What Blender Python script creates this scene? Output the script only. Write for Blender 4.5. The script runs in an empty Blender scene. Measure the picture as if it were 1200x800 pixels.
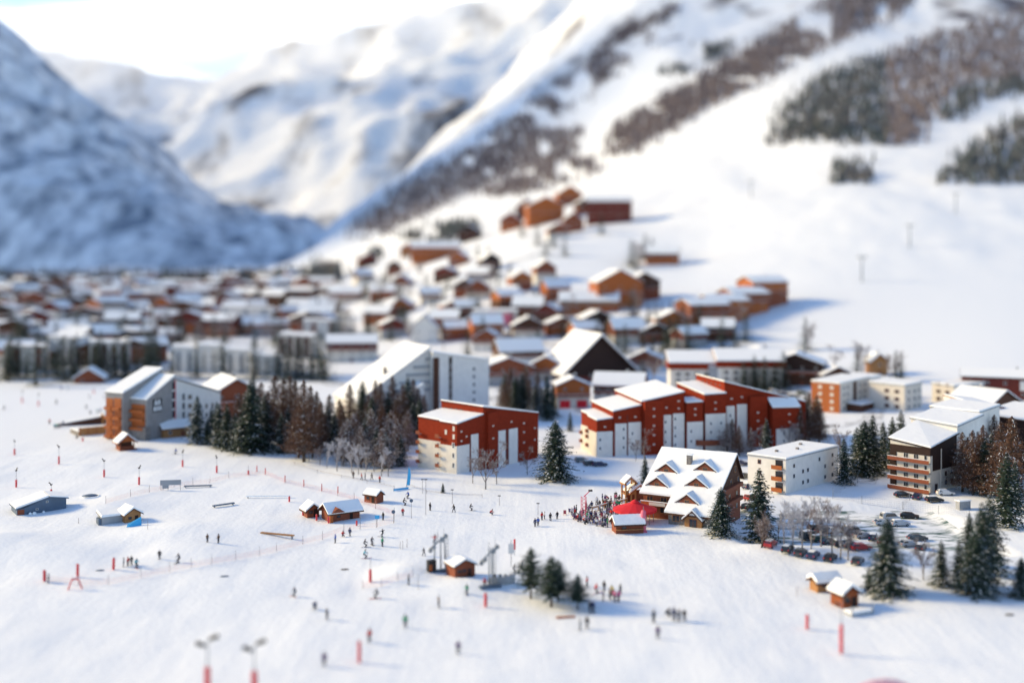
import bpy, bmesh, math, random
import numpy as np
from mathutils import Vector, Matrix
R = math.radians
scene = bpy.context.scene
col = scene.collection
rnd = random.Random(7)

# ------------------------------------------------------------------ camera (a view camera with lens shift, wide open)
F, CX, HY, H = 1400.0, 600.0, 290.0, 62.0        # focal length in pixels of a 1200 wide frame, horizon row, eye height in metres
cam_d = bpy.data.cameras.new('camera')
cam = bpy.data.objects.new('camera', cam_d)
col.objects.link(cam)
cam.location = (0, 0, H)
cam.rotation_euler = (R(90), 0, 0)
SC = 20.0
cam_d.sensor_fit = 'HORIZONTAL'
cam_d.sensor_width = 36 * SC
cam_d.lens = 42 * SC
cam_d.shift_y = -(400 - HY) / 1200
cam_d.clip_start = 1
cam_d.clip_end = 30000
cam_d.dof.use_dof = True
cam_d.dof.focus_distance = 280.0
cam_d.dof.aperture_fstop = 42 * SC / 1000 / 2.75
scene.camera = cam

# ------------------------------------------------------------------ light
SUN_AZ = math.atan2(-0.93, 0.26)                  # from +Y, clockwise positive to +X
SUN_EL = R(24)
sd = Vector((math.sin(SUN_AZ) * math.cos(SUN_EL), math.cos(SUN_AZ) * math.cos(SUN_EL), math.sin(SUN_EL)))
sun_d = bpy.data.lights.new('sun', 'SUN')
sun = bpy.data.objects.new('sun', sun_d)
col.objects.link(sun)
sun.rotation_euler = sd.to_track_quat('Z', 'Y').to_euler()
sun_d.energy = 2.85
sun_d.angle = R(14.0)
sun_d.color = (1.0, 0.77, 0.38)
w = bpy.data.worlds.new('World')
scene.world = w
w.use_nodes = True
nt = w.node_tree
nt.nodes.clear()
out = nt.nodes.new('ShaderNodeOutputWorld')
bg = nt.nodes.new('ShaderNodeBackground')
sky = nt.nodes.new('ShaderNodeTexSky')
sky.sky_type = 'NISHITA'
sky.sun_disc = False
sky.sun_elevation = SUN_EL
sky.sun_rotation = SUN_AZ
sky.altitude = 1600
sky.air_density = 1.0
sky.dust_density = 0.7
sky.ozone_density = 1.6
tc = nt.nodes.new('ShaderNodeTexCoord')
mp = nt.nodes.new('ShaderNodeMapping')
mp.inputs['Scale'].default_value = (1.6, 1.6, 9.0)
mp.inputs['Location'].default_value = (0.3, 0.1, 0.2)
cn = nt.nodes.new('ShaderNodeTexNoise')
cn.inputs['Scale'].default_value = 2.2
cn.inputs['Detail'].default_value = 5
cr = nt.nodes.new('ShaderNodeValToRGB')
cr.color_ramp.elements[0].position = 0.37
cr.color_ramp.elements[1].position = 0.57
cm = nt.nodes.new('ShaderNodeMixRGB')
cm.inputs['Color2'].default_value = (12, 12, 12, 1)   # bright thin cloud, in the sky texture's own units
nt.links.new(tc.outputs['Generated'], mp.inputs['Vector'])
nt.links.new(mp.outputs[0], cn.inputs['Vector'])
nt.links.new(cn.outputs['Fac'], cr.inputs['Fac'])
# the cloud bank lies low over the head of the valley; the rest of the sky is clear
sep = nt.nodes.new('ShaderNodeSeparateXYZ')
nt.links.new(tc.outputs['Generated'], sep.inputs[0])
mz = nt.nodes.new('ShaderNodeMapRange'); mz.inputs['From Min'].default_value = 0.36; mz.inputs['From Max'].default_value = 0.20
my = nt.nodes.new('ShaderNodeMapRange'); my.inputs['From Min'].default_value = 0.35; my.inputs['From Max'].default_value = 0.75
nt.links.new(sep.outputs['Z'], mz.inputs['Value']); nt.links.new(sep.outputs['Y'], my.inputs['Value'])
m1 = nt.nodes.new('ShaderNodeMath'); m1.operation = 'MULTIPLY'
m2 = nt.nodes.new('ShaderNodeMath'); m2.operation = 'MULTIPLY'
nt.links.new(mz.outputs[0], m1.inputs[0]); nt.links.new(my.outputs[0], m1.inputs[1])
nt.links.new(m1.outputs[0], m2.inputs[0]); nt.links.new(cr.outputs['Color'], m2.inputs[1])
nt.links.new(m2.outputs[0], cm.inputs['Fac'])
nt.links.new(sky.outputs[0], cm.inputs['Color1'])
nt.links.new(cm.outputs[0], bg.inputs['Color'])
bg.inputs['Strength'].default_value = 0.143
nt.links.new(bg.outputs[0], out.inputs['Surface'])
vs = scene.view_settings
scene.display_settings.display_device = 'sRGB'
vs.view_transform = 'Standard'
vs.look = 'None'
vs.exposure = 0.90
vs.gamma = 1
scene.cycles.use_denoising = True
scene.cycles.max_bounces = 10
scene.cycles.diffuse_bounces = 4
scene.cycles.transparent_max_bounces = 12
scene.cycles.volume_bounces = 8

# ------------------------------------------------------------------ materials
def mat(name, rgb, rough=0.8, metal=0.0, noise=0.0, nscale=1.0, rgb2=None, bump=0.0, bscale=None, spec=0.3, objcol=False, stretch=None, lo=0.35, hi=0.65):
    m = bpy.data.materials.new(name)
    m.use_nodes = True
    t = m.node_tree
    b = t.nodes['Principled BSDF']
    b.inputs['Base Color'].default_value = (*rgb, 1)
    b.inputs['Roughness'].default_value = rough
    b.inputs['Metallic'].default_value = metal
    b.inputs['Specular IOR Level'].default_value = spec
    geo = None
    if noise or bump or rgb2:
        geo = t.nodes.new('ShaderNodeNewGeometry')
        vec = geo.outputs['Position']
        if stretch:
            q = t.nodes.new('ShaderNodeMapping')
            q.inputs['Scale'].default_value = stretch
            t.links.new(vec, q.inputs['Vector'])
            vec = q.outputs[0]
    if objcol:
        oi = t.nodes.new('ShaderNodeObjectInfo')
        t.links.new(oi.outputs['Color'], b.inputs['Base Color'])
    elif noise or rgb2:
        n = t.nodes.new('ShaderNodeTexNoise')
        n.inputs['Scale'].default_value = nscale
        n.inputs['Detail'].default_value = 6
        n.inputs['Roughness'].default_value = 0.6
        t.links.new(vec, n.inputs['Vector'])
        c = t.nodes.new('ShaderNodeValToRGB')
        c.color_ramp.elements[0].position = lo
        c.color_ramp.elements[1].position = hi
        a2 = rgb2 if rgb2 else tuple(x * (1 - noise) for x in rgb)
        c.color_ramp.elements[0].color = (*rgb, 1)
        c.color_ramp.elements[1].color = (*a2, 1)
        t.links.new(n.outputs['Fac'], c.inputs['Fac'])
        t.links.new(c.outputs['Color'], b.inputs['Base Color'])
    if bump:
        n2 = t.nodes.new('ShaderNodeTexNoise')
        n2.inputs['Scale'].default_value = bscale or nscale
        n2.inputs['Detail'].default_value = 5
        t.links.new(vec, n2.inputs['Vector'])
        bp = t.nodes.new('ShaderNodeBump')
        bp.inputs['Strength'].default_value = 1.0
        bp.inputs['Distance'].default_value = bump
        t.links.new(n2.outputs['Fac'], bp.inputs['Height'])
        t.links.new(bp.outputs[0], b.inputs['Normal'])
    return m

SNOWC = (0.84, 0.86, 0.89)
M = {}
M['roofsnow'] = mat('roof_snow', (0.88, 0.88, 0.88), 0.7, bump=0.12, bscale=0.5)
M['branchsnow'] = mat('branch_snow', (0.84, 0.86, 0.90), 0.7)
M['white'] = mat('white_render', (0.76, 0.72, 0.67), 0.85, noise=0.10, nscale=0.6)
M['cream'] = mat('cream_render', (0.68, 0.62, 0.54), 0.85, noise=0.12, nscale=0.5)
M['red'] = mat('rust_red_cladding', (0.25, 0.028, 0.010), 0.8, spec=0.1, noise=0.22, nscale=0.7, stretch=(1, 1, 3))
M['darkred'] = mat('dark_red_board', (0.16, 0.03, 0.02), 0.8, noise=0.25, nscale=0.8)
M['brown'] = mat('brown_board', (0.10, 0.040, 0.022), 0.8, noise=0.35, nscale=1.0, stretch=(1, 1, 4))
M['darkbrown'] = mat('dark_brown_board', (0.035, 0.016, 0.012), 0.8, noise=0.3, nscale=1.0)
M['orange'] = mat('orange_wood', (0.42, 0.115, 0.028), 0.7, noise=0.3, nscale=0.9, stretch=(1, 1, 4))
M['honey'] = mat('honey_wood', (0.42, 0.20, 0.075), 0.7, noise=0.3, nscale=1.5, stretch=(1, 1, 4))
M['redwood'] = mat('red_brown_wood', (0.27, 0.075, 0.035), 0.75, noise=0.3, nscale=1.5, stretch=(1, 1, 4))
M['concrete'] = mat('grey_concrete', (0.31, 0.29, 0.28), 0.9, noise=0.2, nscale=0.4)
M['stone'] = mat('grey_stone', (0.27, 0.24, 0.22), 0.9, noise=0.5, nscale=1.6, bump=0.1)
M['grey'] = mat('grey_paint', (0.33, 0.34, 0.36), 0.7, noise=0.12, nscale=0.8)
M['bluegrey'] = mat('blue_grey_sheet', (0.10, 0.14, 0.20), 0.6, noise=0.2, nscale=0.6)
M['steel'] = mat('galvanised_steel', (0.28, 0.30, 0.33), 0.5, metal=0.5, noise=0.15, nscale=2)
M['black'] = mat('black_metal', (0.02, 0.02, 0.022), 0.5)
M['glass'] = mat('window_glass', (0.025, 0.03, 0.04), 0.12, spec=0.6)
M['lamp_red'] = mat('red_padding', (0.66, 0.06, 0.07), 0.6, noise=0.15, nscale=2)
M['redcloth'] = mat('red_canvas', (0.66, 0.02, 0.03), 0.75, noise=0.12, nscale=1.2)
M['pink'] = mat('pink_padding', (0.72, 0.16, 0.22), 0.7)
M['bluecloth'] = mat('blue_fabric', (0.06, 0.38, 0.68), 0.7)
M['pole'] = mat('thin_pole', (0.22, 0.20, 0.20), 0.6)
M['bark'] = mat('bark', (0.085, 0.062, 0.048), 0.95, noise=0.4, nscale=2)
M['birch'] = mat('pale_bark', (0.30, 0.27, 0.26), 0.9, noise=0.5, nscale=2)
M['needle'] = mat('fir_needles', (0.036, 0.060, 0.042), 0.8, rgb2=(0.018, 0.034, 0.026), nscale=0.9)
M['pineneedle'] = mat('pine_needles', (0.050, 0.075, 0.052), 0.8, rgb2=(0.024, 0.042, 0.032), nscale=0.9)
M['larch'] = mat('larch_twigs', (0.165, 0.082, 0.050), 0.9, rgb2=(0.085, 0.050, 0.036), nscale=0.5)
M['twig'] = mat('bare_twigs', (0.24, 0.19, 0.18), 0.9, rgb2=(0.15, 0.11, 0.105), nscale=0.5)
M['frost'] = mat('frosted_twigs', (0.46, 0.45, 0.49), 0.9, rgb2=(0.30, 0.28, 0.30), nscale=0.5)
M['skin'] = mat('skin', (0.50, 0.30, 0.22), 0.6)
M['tint'] = mat('dyed_fabric', (0.5, 0.5, 0.5), 0.75, objcol=True)
M['trousers'] = mat('dark_trousers', (0.045, 0.045, 0.06), 0.8)
M['carpaint'] = mat('car_paint', (0.5, 0.5, 0.5), 0.28, objcol=True, spec=0.5)
M['tyre'] = mat('tyre_rubber', (0.02, 0.02, 0.02), 0.9)
M['lens'] = mat('lamp_glass', (0.7, 0.7, 0.68), 0.2)
M['net'] = mat('orange_net_cord', (0.62, 0.25, 0.22), 0.8)
M['walltint'] = mat('painted_wall', (0.5, 0.5, 0.5), 0.85, objcol=True)

# ------------------------------------------------------------------ object helpers
def link(o, parent=None):
    col.objects.link(o)
    if parent is not None:
        o.parent = parent
    return o

def tag(o, label=None, cat=None, group=None, kind=None):
    if label: o['label'] = label
    if cat: o['category'] = cat
    if group: o['group'] = group
    if kind: o['kind'] = kind
    return o

def empty(name, loc=(0, 0, 0), rz=0.0, label=None, cat=None, group=None):
    o = bpy.data.objects.new(name, None)
    o.empty_display_size = 0.5
    o.location = loc
    o.rotation_euler = (0, 0, rz)
    link(o)
    return tag(o, label, cat, group)

def kids(o):
    return [c for c in bpy.data.objects if c.parent is o]

def copy_tree(o, tree, loc, rz=0.0, s=1.0, color=None, label=None, group=None):
    """a thing with copies of its parts and their parts; tree is the list of (part, [subparts])"""
    c = o.copy()
    col.objects.link(c)
    c.location = loc
    c.rotation_euler = (0, 0, rz)
    c.scale = (s, s, s) if not isinstance(s, tuple) else s
    if label: c['label'] = label
    if group: c['group'] = group
    if color: c.color = (*color, 1)
    for part, subs in tree:
        p = part.copy()
        col.objects.link(p)
        p.parent = c
        if color and not part.get('keepcolor'): p.color = (*color, 1)
        for sp in subs:
            q = sp.copy()
            col.objects.link(q)
            q.parent = p
            if color: q.color = (*color, 1)
    return c

class MB:
    """collects faces with a material slot each, linked as ONE mesh object"""
    def __init__(self):
        self.v, self.f, self.m, self.mats = [], [], [], []
    def mi(self, m):
        if m not in self.mats: self.mats.append(m)
        return self.mats.index(m)
    def poly(self, pts, m):
        i = len(self.v)
        self.v += [tuple(p) for p in pts]
        self.f.append(tuple(range(i, i + len(pts))))
        self.m.append(self.mi(m))
    def hexa(self, b, t, m):
        """b, t: four bottom and four top corners, counter-clockwise from above"""
        i = len(self.v)
        self.v += [tuple(p) for p in b] + [tuple(p) for p in t]
        k = self.mi(m)
        for q in ((3, 2, 1, 0), (4, 5, 6, 7), (0, 1, 5, 4), (1, 2, 6, 5), (2, 3, 7, 6), (3, 0, 4, 7)):
            self.f.append(tuple(i + a for a in q)); self.m.append(k)
        return self
    def box(self, x0, x1, y0, y1, z0, z1, m):
        b = [(x0, y0, z0), (x1, y0, z0), (x1, y1, z0), (x0, y1, z0)]
        return self.hexa(b, [(x, y, z1) for x, y, _ in b], m)
    def prism(self, pts, y0, y1, m):
        """outline pts (x, z), extruded along y"""
        n = len(pts); i = len(self.v); k = self.mi(m)
        self.v += [(x, y0, z) for x, z in pts] + [(x, y1, z) for x, z in pts]
        self.f.append(tuple(range(i, i + n))); self.m.append(k)
        self.f.append(tuple(range(i + 2 * n - 1, i + n - 1, -1))); self.m.append(k)
        for a in range(n):
            b = (a + 1) % n
            self.f.append((i + a, i + n + a, i + n + b, i + b)); self.m.append(k)
        return self
    def tube(self, p0, p1, r0, r1, m, n=6, caps=True):
        p0, p1 = Vector(p0), Vector(p1)
        d = (p1 - p0)
        if d.length < 1e-6: return self
        d.normalize()
        a = d.orthogonal().normalized(); b = d.cross(a)
        i = len(self.v); k = self.mi(m)
        for p, r in ((p0, r0), (p1, r1)):
            for j in range(n):
                t = 2 * math.pi * j / n
                self.v.append(tuple(p + (a * math.cos(t) + b * math.sin(t)) * r))
        for j in range(n):
            q = (j + 1) % n
            self.f.append((i + j, i + q, i + n + q, i + n + j)); self.m.append(k)
        if caps:
            self.f.append(tuple(range(i + n - 1, i - 1, -1))); self.m.append(k)
            self.f.append(tuple(range(i + n, i + 2 * n))); self.m.append(k)
        return self
    def lathe(self, prof, m, n=10, c=(0, 0, 0)):
        i = len(self.v); k = self.mi(m)
        for r, z in prof:
            for j in range(n):
                t = 2 * math.pi * j / n
                self.v.append((c[0] + r * math.cos(t), c[1] + r * math.sin(t), c[2] + z))
        for a in range(len(prof) - 1):
            for j in range(n):
                q = (j + 1) % n
                self.f.append((i + a * n + j, i + a * n + q, i + (a + 1) * n + q, i + (a + 1) * n + j)); self.m.append(k)
        self.f.append(tuple(range(i + n - 1, i - 1, -1))); self.m.append(k)
        e = i + (len(prof) - 1) * n
        self.f.append(tuple(range(e, e + n))); self.m.append(k)
        return self
    def mesh(self, name, smooth=False):
        me = bpy.data.meshes.new(name)
        me.from_pydata(self.v, [], self.f)
        for m in self.mats: me.materials.append(m)
        me.polygons.foreach_set('material_index', self.m)
        if smooth: me.polygons.foreach_set('use_smooth', [True] * len(self.f))
        me.update()
        return me
    def build(self, name, parent=None, smooth=False, bevel=0.0):
        me = self.mesh(name, smooth)
        if bevel:
            bm = bmesh.new(); bm.from_mesh(me)
            bmesh.ops.remove_doubles(bm, verts=bm.verts, dist=1e-4)
            bmesh.ops.bevel(bm, geom=list(bm.edges), offset=bevel, segments=2, affect='EDGES')
            bm.to_mesh(me); bm.free()
        o = bpy.data.objects.new(name, me)
        return link(o, parent)

# ------------------------------------------------------------------ terrain
def hashn(ix, iy, seed):
    n = (ix.astype(np.int64) * 374761393 + iy.astype(np.int64) * 668265263 + seed * 1442695041) & 0xffffffff
    n = ((n ^ (n >> 13)) * 1274126177) & 0xffffffff
    return ((n ^ (n >> 16)) & 0xffff) / 65535.0

def vnoise(x, y, seed=0):
    ix, iy = np.floor(x), np.floor(y)
    fx, fy = x - ix, y - iy
    fx = fx * fx * fx * (fx * (fx * 6 - 15) + 10); fy = fy * fy * fy * (fy * (fy * 6 - 15) + 10)
    a, b = hashn(ix, iy, seed), hashn(ix + 1, iy, seed)
    c, d = hashn(ix, iy + 1, seed), hashn(ix + 1, iy + 1, seed)
    return (a + (b - a) * fx) * (1 - fy) + (c + (d - c) * fx) * fy

def fbm(x, y, seed=0, oct=5, ridged=False, gain=0.5):
    s, a, t = 0, 1.0, 0
    for o in range(oct):
        v = vnoise(x, y, seed + o * 17)
        if ridged: v = 1 - abs(2 * v - 1)
        s = s + v * a; t += a; a *= gain
        x, y = x * 2.03 + 11.3, y * 2.03 - 7.1
    return s / t

YK = np.array([60, 120, 170, 250, 320, 420, 540, 700, 900, 1200, 1600, 2200, 3000, 4200.])
CK = np.array([-800, 0, 300, 420, 500, 650, 800, 1000, 1200, 1900.])
TAIL = {  # image rows of the ground at YK[5:] in each column of CK
    -800: (497, 451, 412, 383, 357, 338, 329, 330, 334), 0: (497, 451, 412, 383, 357, 338, 329, 330, 334),
    300: (497, 451, 412, 382, 354, 334, 326, 324, 326), 420: (497, 449, 405, 365, 320, 296, 276, 262, 258),
    500: (497, 447, 395, 340, 298, 262, 228, 195, 190), 650: (497, 443, 378, 300, 255, 215, 150, 66, 30),
    800: (495, 438, 362, 295, 225, 150, 55, -40, -100), 1000: (488, 425, 345, 262, 180, 95, 5, -90, -160),
    1200: (480, 412, 335, 250, 165, 80, -10, -110, -180), 1900: (470, 400, 320, 240, 150, 60, -40, -140, -220)}
ZK = np.zeros((len(CK), len(YK)))
for ci, c in enumerate(CK):
    for k in range(5, len(YK)):
        ZK[ci, k] = H - (TAIL[int(c)][k - 5] - HY) / F * YK[k]

def herm(xk, yk, x):
    """cubic Hermite through the knots with limited slopes (no overshoot)"""
    d = np.diff(yk) / np.diff(xk)
    m = np.zeros(len(xk)); m[0], m[-1] = d[0], d[-1]
    for i in range(1, len(xk) - 1):
        m[i] = 0 if d[i - 1] * d[i] <= 0 else 2 * d[i - 1] * d[i] / (d[i - 1] + d[i])
    i = np.clip(np.searchsorted(xk, x) - 1, 0, len(xk) - 2)
    h = xk[i + 1] - xk[i]; t = np.clip((x - xk[i]) / h, 0, 1)
    return (2*t**3 - 3*t**2 + 1) * yk[i] + (t**3 - 2*t**2 + t) * h * m[i] + (-2*t**3 + 3*t**2) * yk[i + 1] + (t**3 - t**2) * h * m[i + 1]

YS = np.concatenate([np.linspace(60, 420, 181), 420 * (4200 / 420.) ** (np.arange(1, 221) / 220.)])
CS = np.arange(-800, 1904, 4.)
TAB = np.array([herm(YK, ZK[ci], YS) for ci in range(len(CK))])
TAB = np.array([herm(CK, TAB[:, j], CS) for j in range(len(YS))])        # [Y, column]

def smooth(a, b, x):
    t = np.clip((x - a) / (b - a), 0, 1)
    return t * t * (3 - 2 * t)

def bumpz(X, Y):
    near = 1 - smooth(330, 420, Y)
    z = near * (fbm(X / 26, Y / 38, 3, 3) - 0.5) * 1.5 + near * (fbm(X / 7, Y / 9, 9, 3) - 0.5) * 0.22
    # soft heaps and hollows of the snow park on the left
    for mx, my, mr, mh in ((-107, 247, 11, 2.2), (-92, 239, 9, 1.3), (-74, 258, 10, 1.2), (-58, 262, 12, 1.0), (-64, 240, 9, 1.1), (-20.5, 226, 6, 1.7), (-8, 219, 7, 1.3), (-95, 283, 9, 1.3)):
        z = z + mh * np.exp(-((X - mx) ** 2 + ((Y - my) * 0.9) ** 2) / (mr * mr))
    # sunken car park behind a ploughed bank
    cy = 252 - 0.17 * (X - 50)
    park = smooth(46, 52, X) * (1 - smooth(97, 104, X)) * smooth(cy - 4, cy - 1, Y) * (1 - smooth(283, 292, Y))
    bank = smooth(40, 52, X) * (1 - smooth(75, 84, X)) * np.exp(-((Y - cy + 7) / 4.5) ** 2)
    z = z * (1 - 0.8 * park) - 1.5 * park + 0.9 * bank
    z = z + smooth(620, 900, Y) * smooth(-50, 250, X) * (fbm(X / 90, Y / 150, 33, 4) - .5) * 9
    # rough relief of the mountainside far above the village
    far = smooth(1250, 2000, Y)
    z = z + far * (fbm(X / 520, Y / 520, 21, 5, True) - 0.55) * 150 * smooth(0, 1, (Y - 1200) / 2200)
    return z

def ground(X, Y):
    X, Y = np.asarray(X, float), np.asarray(Y, float)
    px = CX + F * X / np.maximum(Y, 1)
    c = np.clip((px - CS[0]) / 4.0, 0, len(CS) - 1.001)
    r = np.clip(np.interp(Y, YS, np.arange(len(YS))), 0, len(YS) - 1.001)
    ci, ri = c.astype(int), r.astype(int)
    fc, fr = c - ci, r - ri
    z = (TAB[ri, ci] * (1 - fc) + TAB[ri, ci + 1] * fc) * (1 - fr) + (TAB[ri + 1, ci] * (1 - fc) + TAB[ri + 1, ci + 1] * fc) * fr
    return z + bumpz(X, Y)

TS = np.concatenate([np.arange(90, 600, 0.5), np.arange(600, 4200, 3.)])
def at(px, py, TS=TS):
    """the point of the ground seen at a pixel of the 1200 x 800 photograph"""
    X = (px - CX) / F * TS
    zr = H - (py - HY) / F * TS
    zg = ground(X, TS)
    hit = np.nonzero(zr <= zg)[0]
    if len(hit) == 0 or hit[0] == 0:
        t = H * F / max(py - HY, 1)
    else:
        i = hit[0]; a = zr[i - 1] - zg[i - 1]; b = zg[i] - zr[i]
        t = TS[i - 1] + (TS[i] - TS[i - 1]) * a / max(a + b, 1e-9)
    x = (px - CX) / F * t
    return Vector((float(x), float(t), float(ground(x, t))))

def gz(x, y):
    return float(ground(x, y))

def grid_mesh(name, X, Y, Z, m):
    r, c = X.shape
    v = np.stack([X, Y, Z], -1).reshape(-1, 3)
    idx = np.arange(r * c).reshape(r, c)
    f = np.stack([idx[:-1, :-1], idx[:-1, 1:], idx[1:, 1:], idx[1:, :-1]], -1).reshape(-1, 4)
    me = bpy.data.meshes.new(name)
    me.vertices.add(len(v)); me.vertices.foreach_set('co', v.ravel())
    me.loops.add(f.size); me.loops.foreach_set('vertex_index', f.ravel())
    me.polygons.add(len(f)); me.polygons.foreach_set('loop_start', np.arange(len(f)) * 4)
    me.polygons.foreach_set('use_smooth', np.ones(len(f), bool))
    me.materials.append(m)
    me.update(); me.validate()
    o = bpy.data.objects.new(name, me)
    return link(o)

def terrain_material(name, rock, rock_lo, rock_hi, scale, y0=None, slope=True, stretch=(1, 1, 1), tracks=False):
    m = bpy.data.materials.new(name); m.use_nodes = True
    t = m.node_tree; b = t.nodes['Principled BSDF']
    b.inputs['Roughness'].default_value = 0.75
    b.inputs['Specular IOR Level'].default_value = 0.143
    g = t.nodes.new('ShaderNodeNewGeometry')
    mpn = t.nodes.new('ShaderNodeMapping'); mpn.inputs['Scale'].default_value = stretch
    t.links.new(g.outputs['Position'], mpn.inputs['Vector'])
    n = t.nodes.new('ShaderNodeTexNoise'); n.inputs['Scale'].default_value = scale; n.inputs['Detail'].default_value = 8; n.inputs['Roughness'].default_value = 0.62
    t.links.new(mpn.outputs[0], n.inputs['Vector'])
    fac = n.outputs['Fac']
    if y0:   # rock shows only above the village
        sx = t.nodes.new('ShaderNodeSeparateXYZ'); t.links.new(g.outputs['Position'], sx.inputs[0])
        mr = t.nodes.new('ShaderNodeMapRange'); mr.inputs['From Min'].default_value = y0[0]; mr.inputs['From Max'].default_value = y0[1]
        t.links.new(sx.outputs['Z'], mr.inputs['Value'])
        mu = t.nodes.new('ShaderNodeMath'); mu.operation = 'MULTIPLY'
        t.links.new(fac, mu.inputs[0]); t.links.new(mr.outputs[0], mu.inputs[1]); fac = mu.outputs[0]
    c = t.nodes.new('ShaderNodeValToRGB')
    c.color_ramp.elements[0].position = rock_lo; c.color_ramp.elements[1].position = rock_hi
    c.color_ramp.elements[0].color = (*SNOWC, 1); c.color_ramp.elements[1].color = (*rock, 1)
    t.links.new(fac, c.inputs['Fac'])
    t.links.new(c.outputs['Color'], b.inputs['Base Color'])
    if tracks:
        hs = []
        for rot, sc, st in ((0.35, 0.35, (1, 0.10, 1)), (-0.6, 0.22, (1, 0.12, 1)), (0.0, 0.9, (1, 1, 1))):
            q = t.nodes.new('ShaderNodeMapping'); q.inputs['Rotation'].default_value = (0, 0, rot); q.inputs['Scale'].default_value = st
            t.links.new(g.outputs['Position'], q.inputs['Vector'])
            k = t.nodes.new('ShaderNodeTexNoise'); k.inputs['Scale'].default_value = sc; k.inputs['Detail'].default_value = 6
            t.links.new(q.outputs[0], k.inputs['Vector']); hs.append(k.outputs['Fac'])
        s = hs[0]
        for h in hs[1:]:
            a = t.nodes.new('ShaderNodeMath'); a.operation = 'ADD'
            t.links.new(s, a.inputs[0]); t.links.new(h, a.inputs[1]); s = a.outputs[0]
        bp = t.nodes.new('ShaderNodeBump'); bp.inputs['Distance'].default_value = 0.11; bp.inputs['Strength'].default_value = 1
        t.links.new(s, bp.inputs['Height']); t.links.new(bp.outputs[0], b.inputs['Normal'])
    return m

snow_mat = terrain_material('ground_snow', (0.11, 0.09, 0.095), 0.52, 0.66, 0.006, y0=(150, 420), stretch=(1.6, 0.8, 0.5), tracks=True)
ys = np.concatenate([H * F / np.arange(1500, 640, -4.), H * F / np.arange(640, 130, -1.5), 667 * (4200 / 667.) ** (np.arange(1, 171) / 170.)])
cs = np.concatenate([np.arange(-800, -60, 20.), np.arange(-60, 1260, 4.), np.arange(1260, 1901, 20.)])
PXg, Yg = np.meshgrid(cs, ys)
Xg = (PXg - CX) / F * Yg
terrain = grid_mesh('snow_ground', Xg, Yg, ground(Xg, Yg), snow_mat)
tag(terrain, kind='structure')

def mountain(name, pxs, sil, y_base, base_row, y_crest, back, amp, seed, m, nx=260, ny=120, px0=-900, px1=1900, rough=700., expo=1.1):
    """a mountain face from its foot up to its crest and down behind, crest rows given along the columns"""
    pc = np.linspace(px0, px1, nx)
    s = np.interp(pc, pxs, sil)
    k = np.ones(5) / 5
    s = np.convolve(np.pad(s, 2, 'edge'), k, 'valid')
    t = np.concatenate([np.linspace(0, 1, ny), 1 + np.linspace(0, 1, 30)[1:]])
    PC, T = np.meshgrid(pc, t); S = np.meshgrid(s, t)[0]
    Y = np.where(T <= 1, y_base + (y_crest - y_base) * T, y_crest + back * (T - 1))
    zb = H - (base_row - HY) / F * y_base
    zc = H - (S - HY) / F * y_crest
    Z = np.where(T <= 1, zb + (zc - zb) * (T ** expo), zc - (zc - zb) * (T - 1) * 0.9)
    X = (PC - CX) / F * Y
    g = np.clip(np.minimum(T, 2 - T) * 2.2, 0, 1)
    Z = Z + (fbm(X / rough, Y / rough, seed, 7, True, 0.55) - 0.55) * amp * g
    o = grid_mesh(name, X, Y, Z, m)
    return tag(o, kind='structure')

left_mat = terrain_material('mountain_snow_shade', (0.10, 0.14, 0.20), 0.40, 0.68, 0.011, stretch=(1.8, 0.8, 0.25))  # rock tinted blue: part of the shade's blue put into the colour
far_mat = terrain_material('mountain_snow_far', (0.15, 0.14, 0.145), 0.51, 0.66, 0.0026, stretch=(1.5, 0.6, 0.9))
mountain('mountain', [-900, -300, 0, 60, 130, 190, 230, 262, 330, 370, 405, 440], [-760, -420, 40, 88, 146, 190, 234, 258, 264, 278, 302, 340],  # unseen crest left of the frame raised to cast shade on this face
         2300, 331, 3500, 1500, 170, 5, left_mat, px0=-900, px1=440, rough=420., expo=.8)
mountain('mountain', [-900, -200, 0, 60, 130, 200, 260, 330, 420, 480, 560, 640, 760, 1900], [120, 70, 62, 64, 74, 92, 80, 58, 40, 18, 0, -25, -60, -120],
         4600, 300, 7200, 3000, 620, 12, far_mat, rough=1700., px0=-900, px1=1900)


# ------------------------------------------------------------------ cloud bank caught on the far peaks
cl_m = bpy.data.materials.new('cloud_vapour'); cl_m.use_nodes = True; cl_m.node_tree.nodes.clear()
co_ = cl_m.node_tree.nodes.new('ShaderNodeOutputMaterial')
cv = cl_m.node_tree.nodes.new('ShaderNodeVolumePrincipled')
cv.inputs['Color'].default_value = (1, 1, 1, 1); cv.inputs['Density'].default_value = 0.0009; cv.inputs['Anisotropy'].default_value = 0.3
cl_m.node_tree.links.new(cv.outputs[0], co_.inputs['Volume'])
for px, py, Y, rx, ry, rz_ in ((60, 62, 6300, 700, 300, 190), (190, 88, 6300, 620, 300, 210), (300, 70, 6200, 560, 300, 190), (420, 40, 6300, 620, 300, 210), (120, 40, 6700, 800, 300, 160), (540, 8, 6600, 600, 300, 200)):
    b = MB().lathe([(math.sin(math.pi * k / 14), -math.cos(math.pi * k / 14)) for k in range(1, 14)], cl_m, 24)
    o = b.build('cloud', smooth=True)
    o.location = ((px - CX) / F * Y, Y, H - (py - HY) / F * Y); o.scale = (rx, ry, rz_)
    tag(o, kind='stuff')
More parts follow.
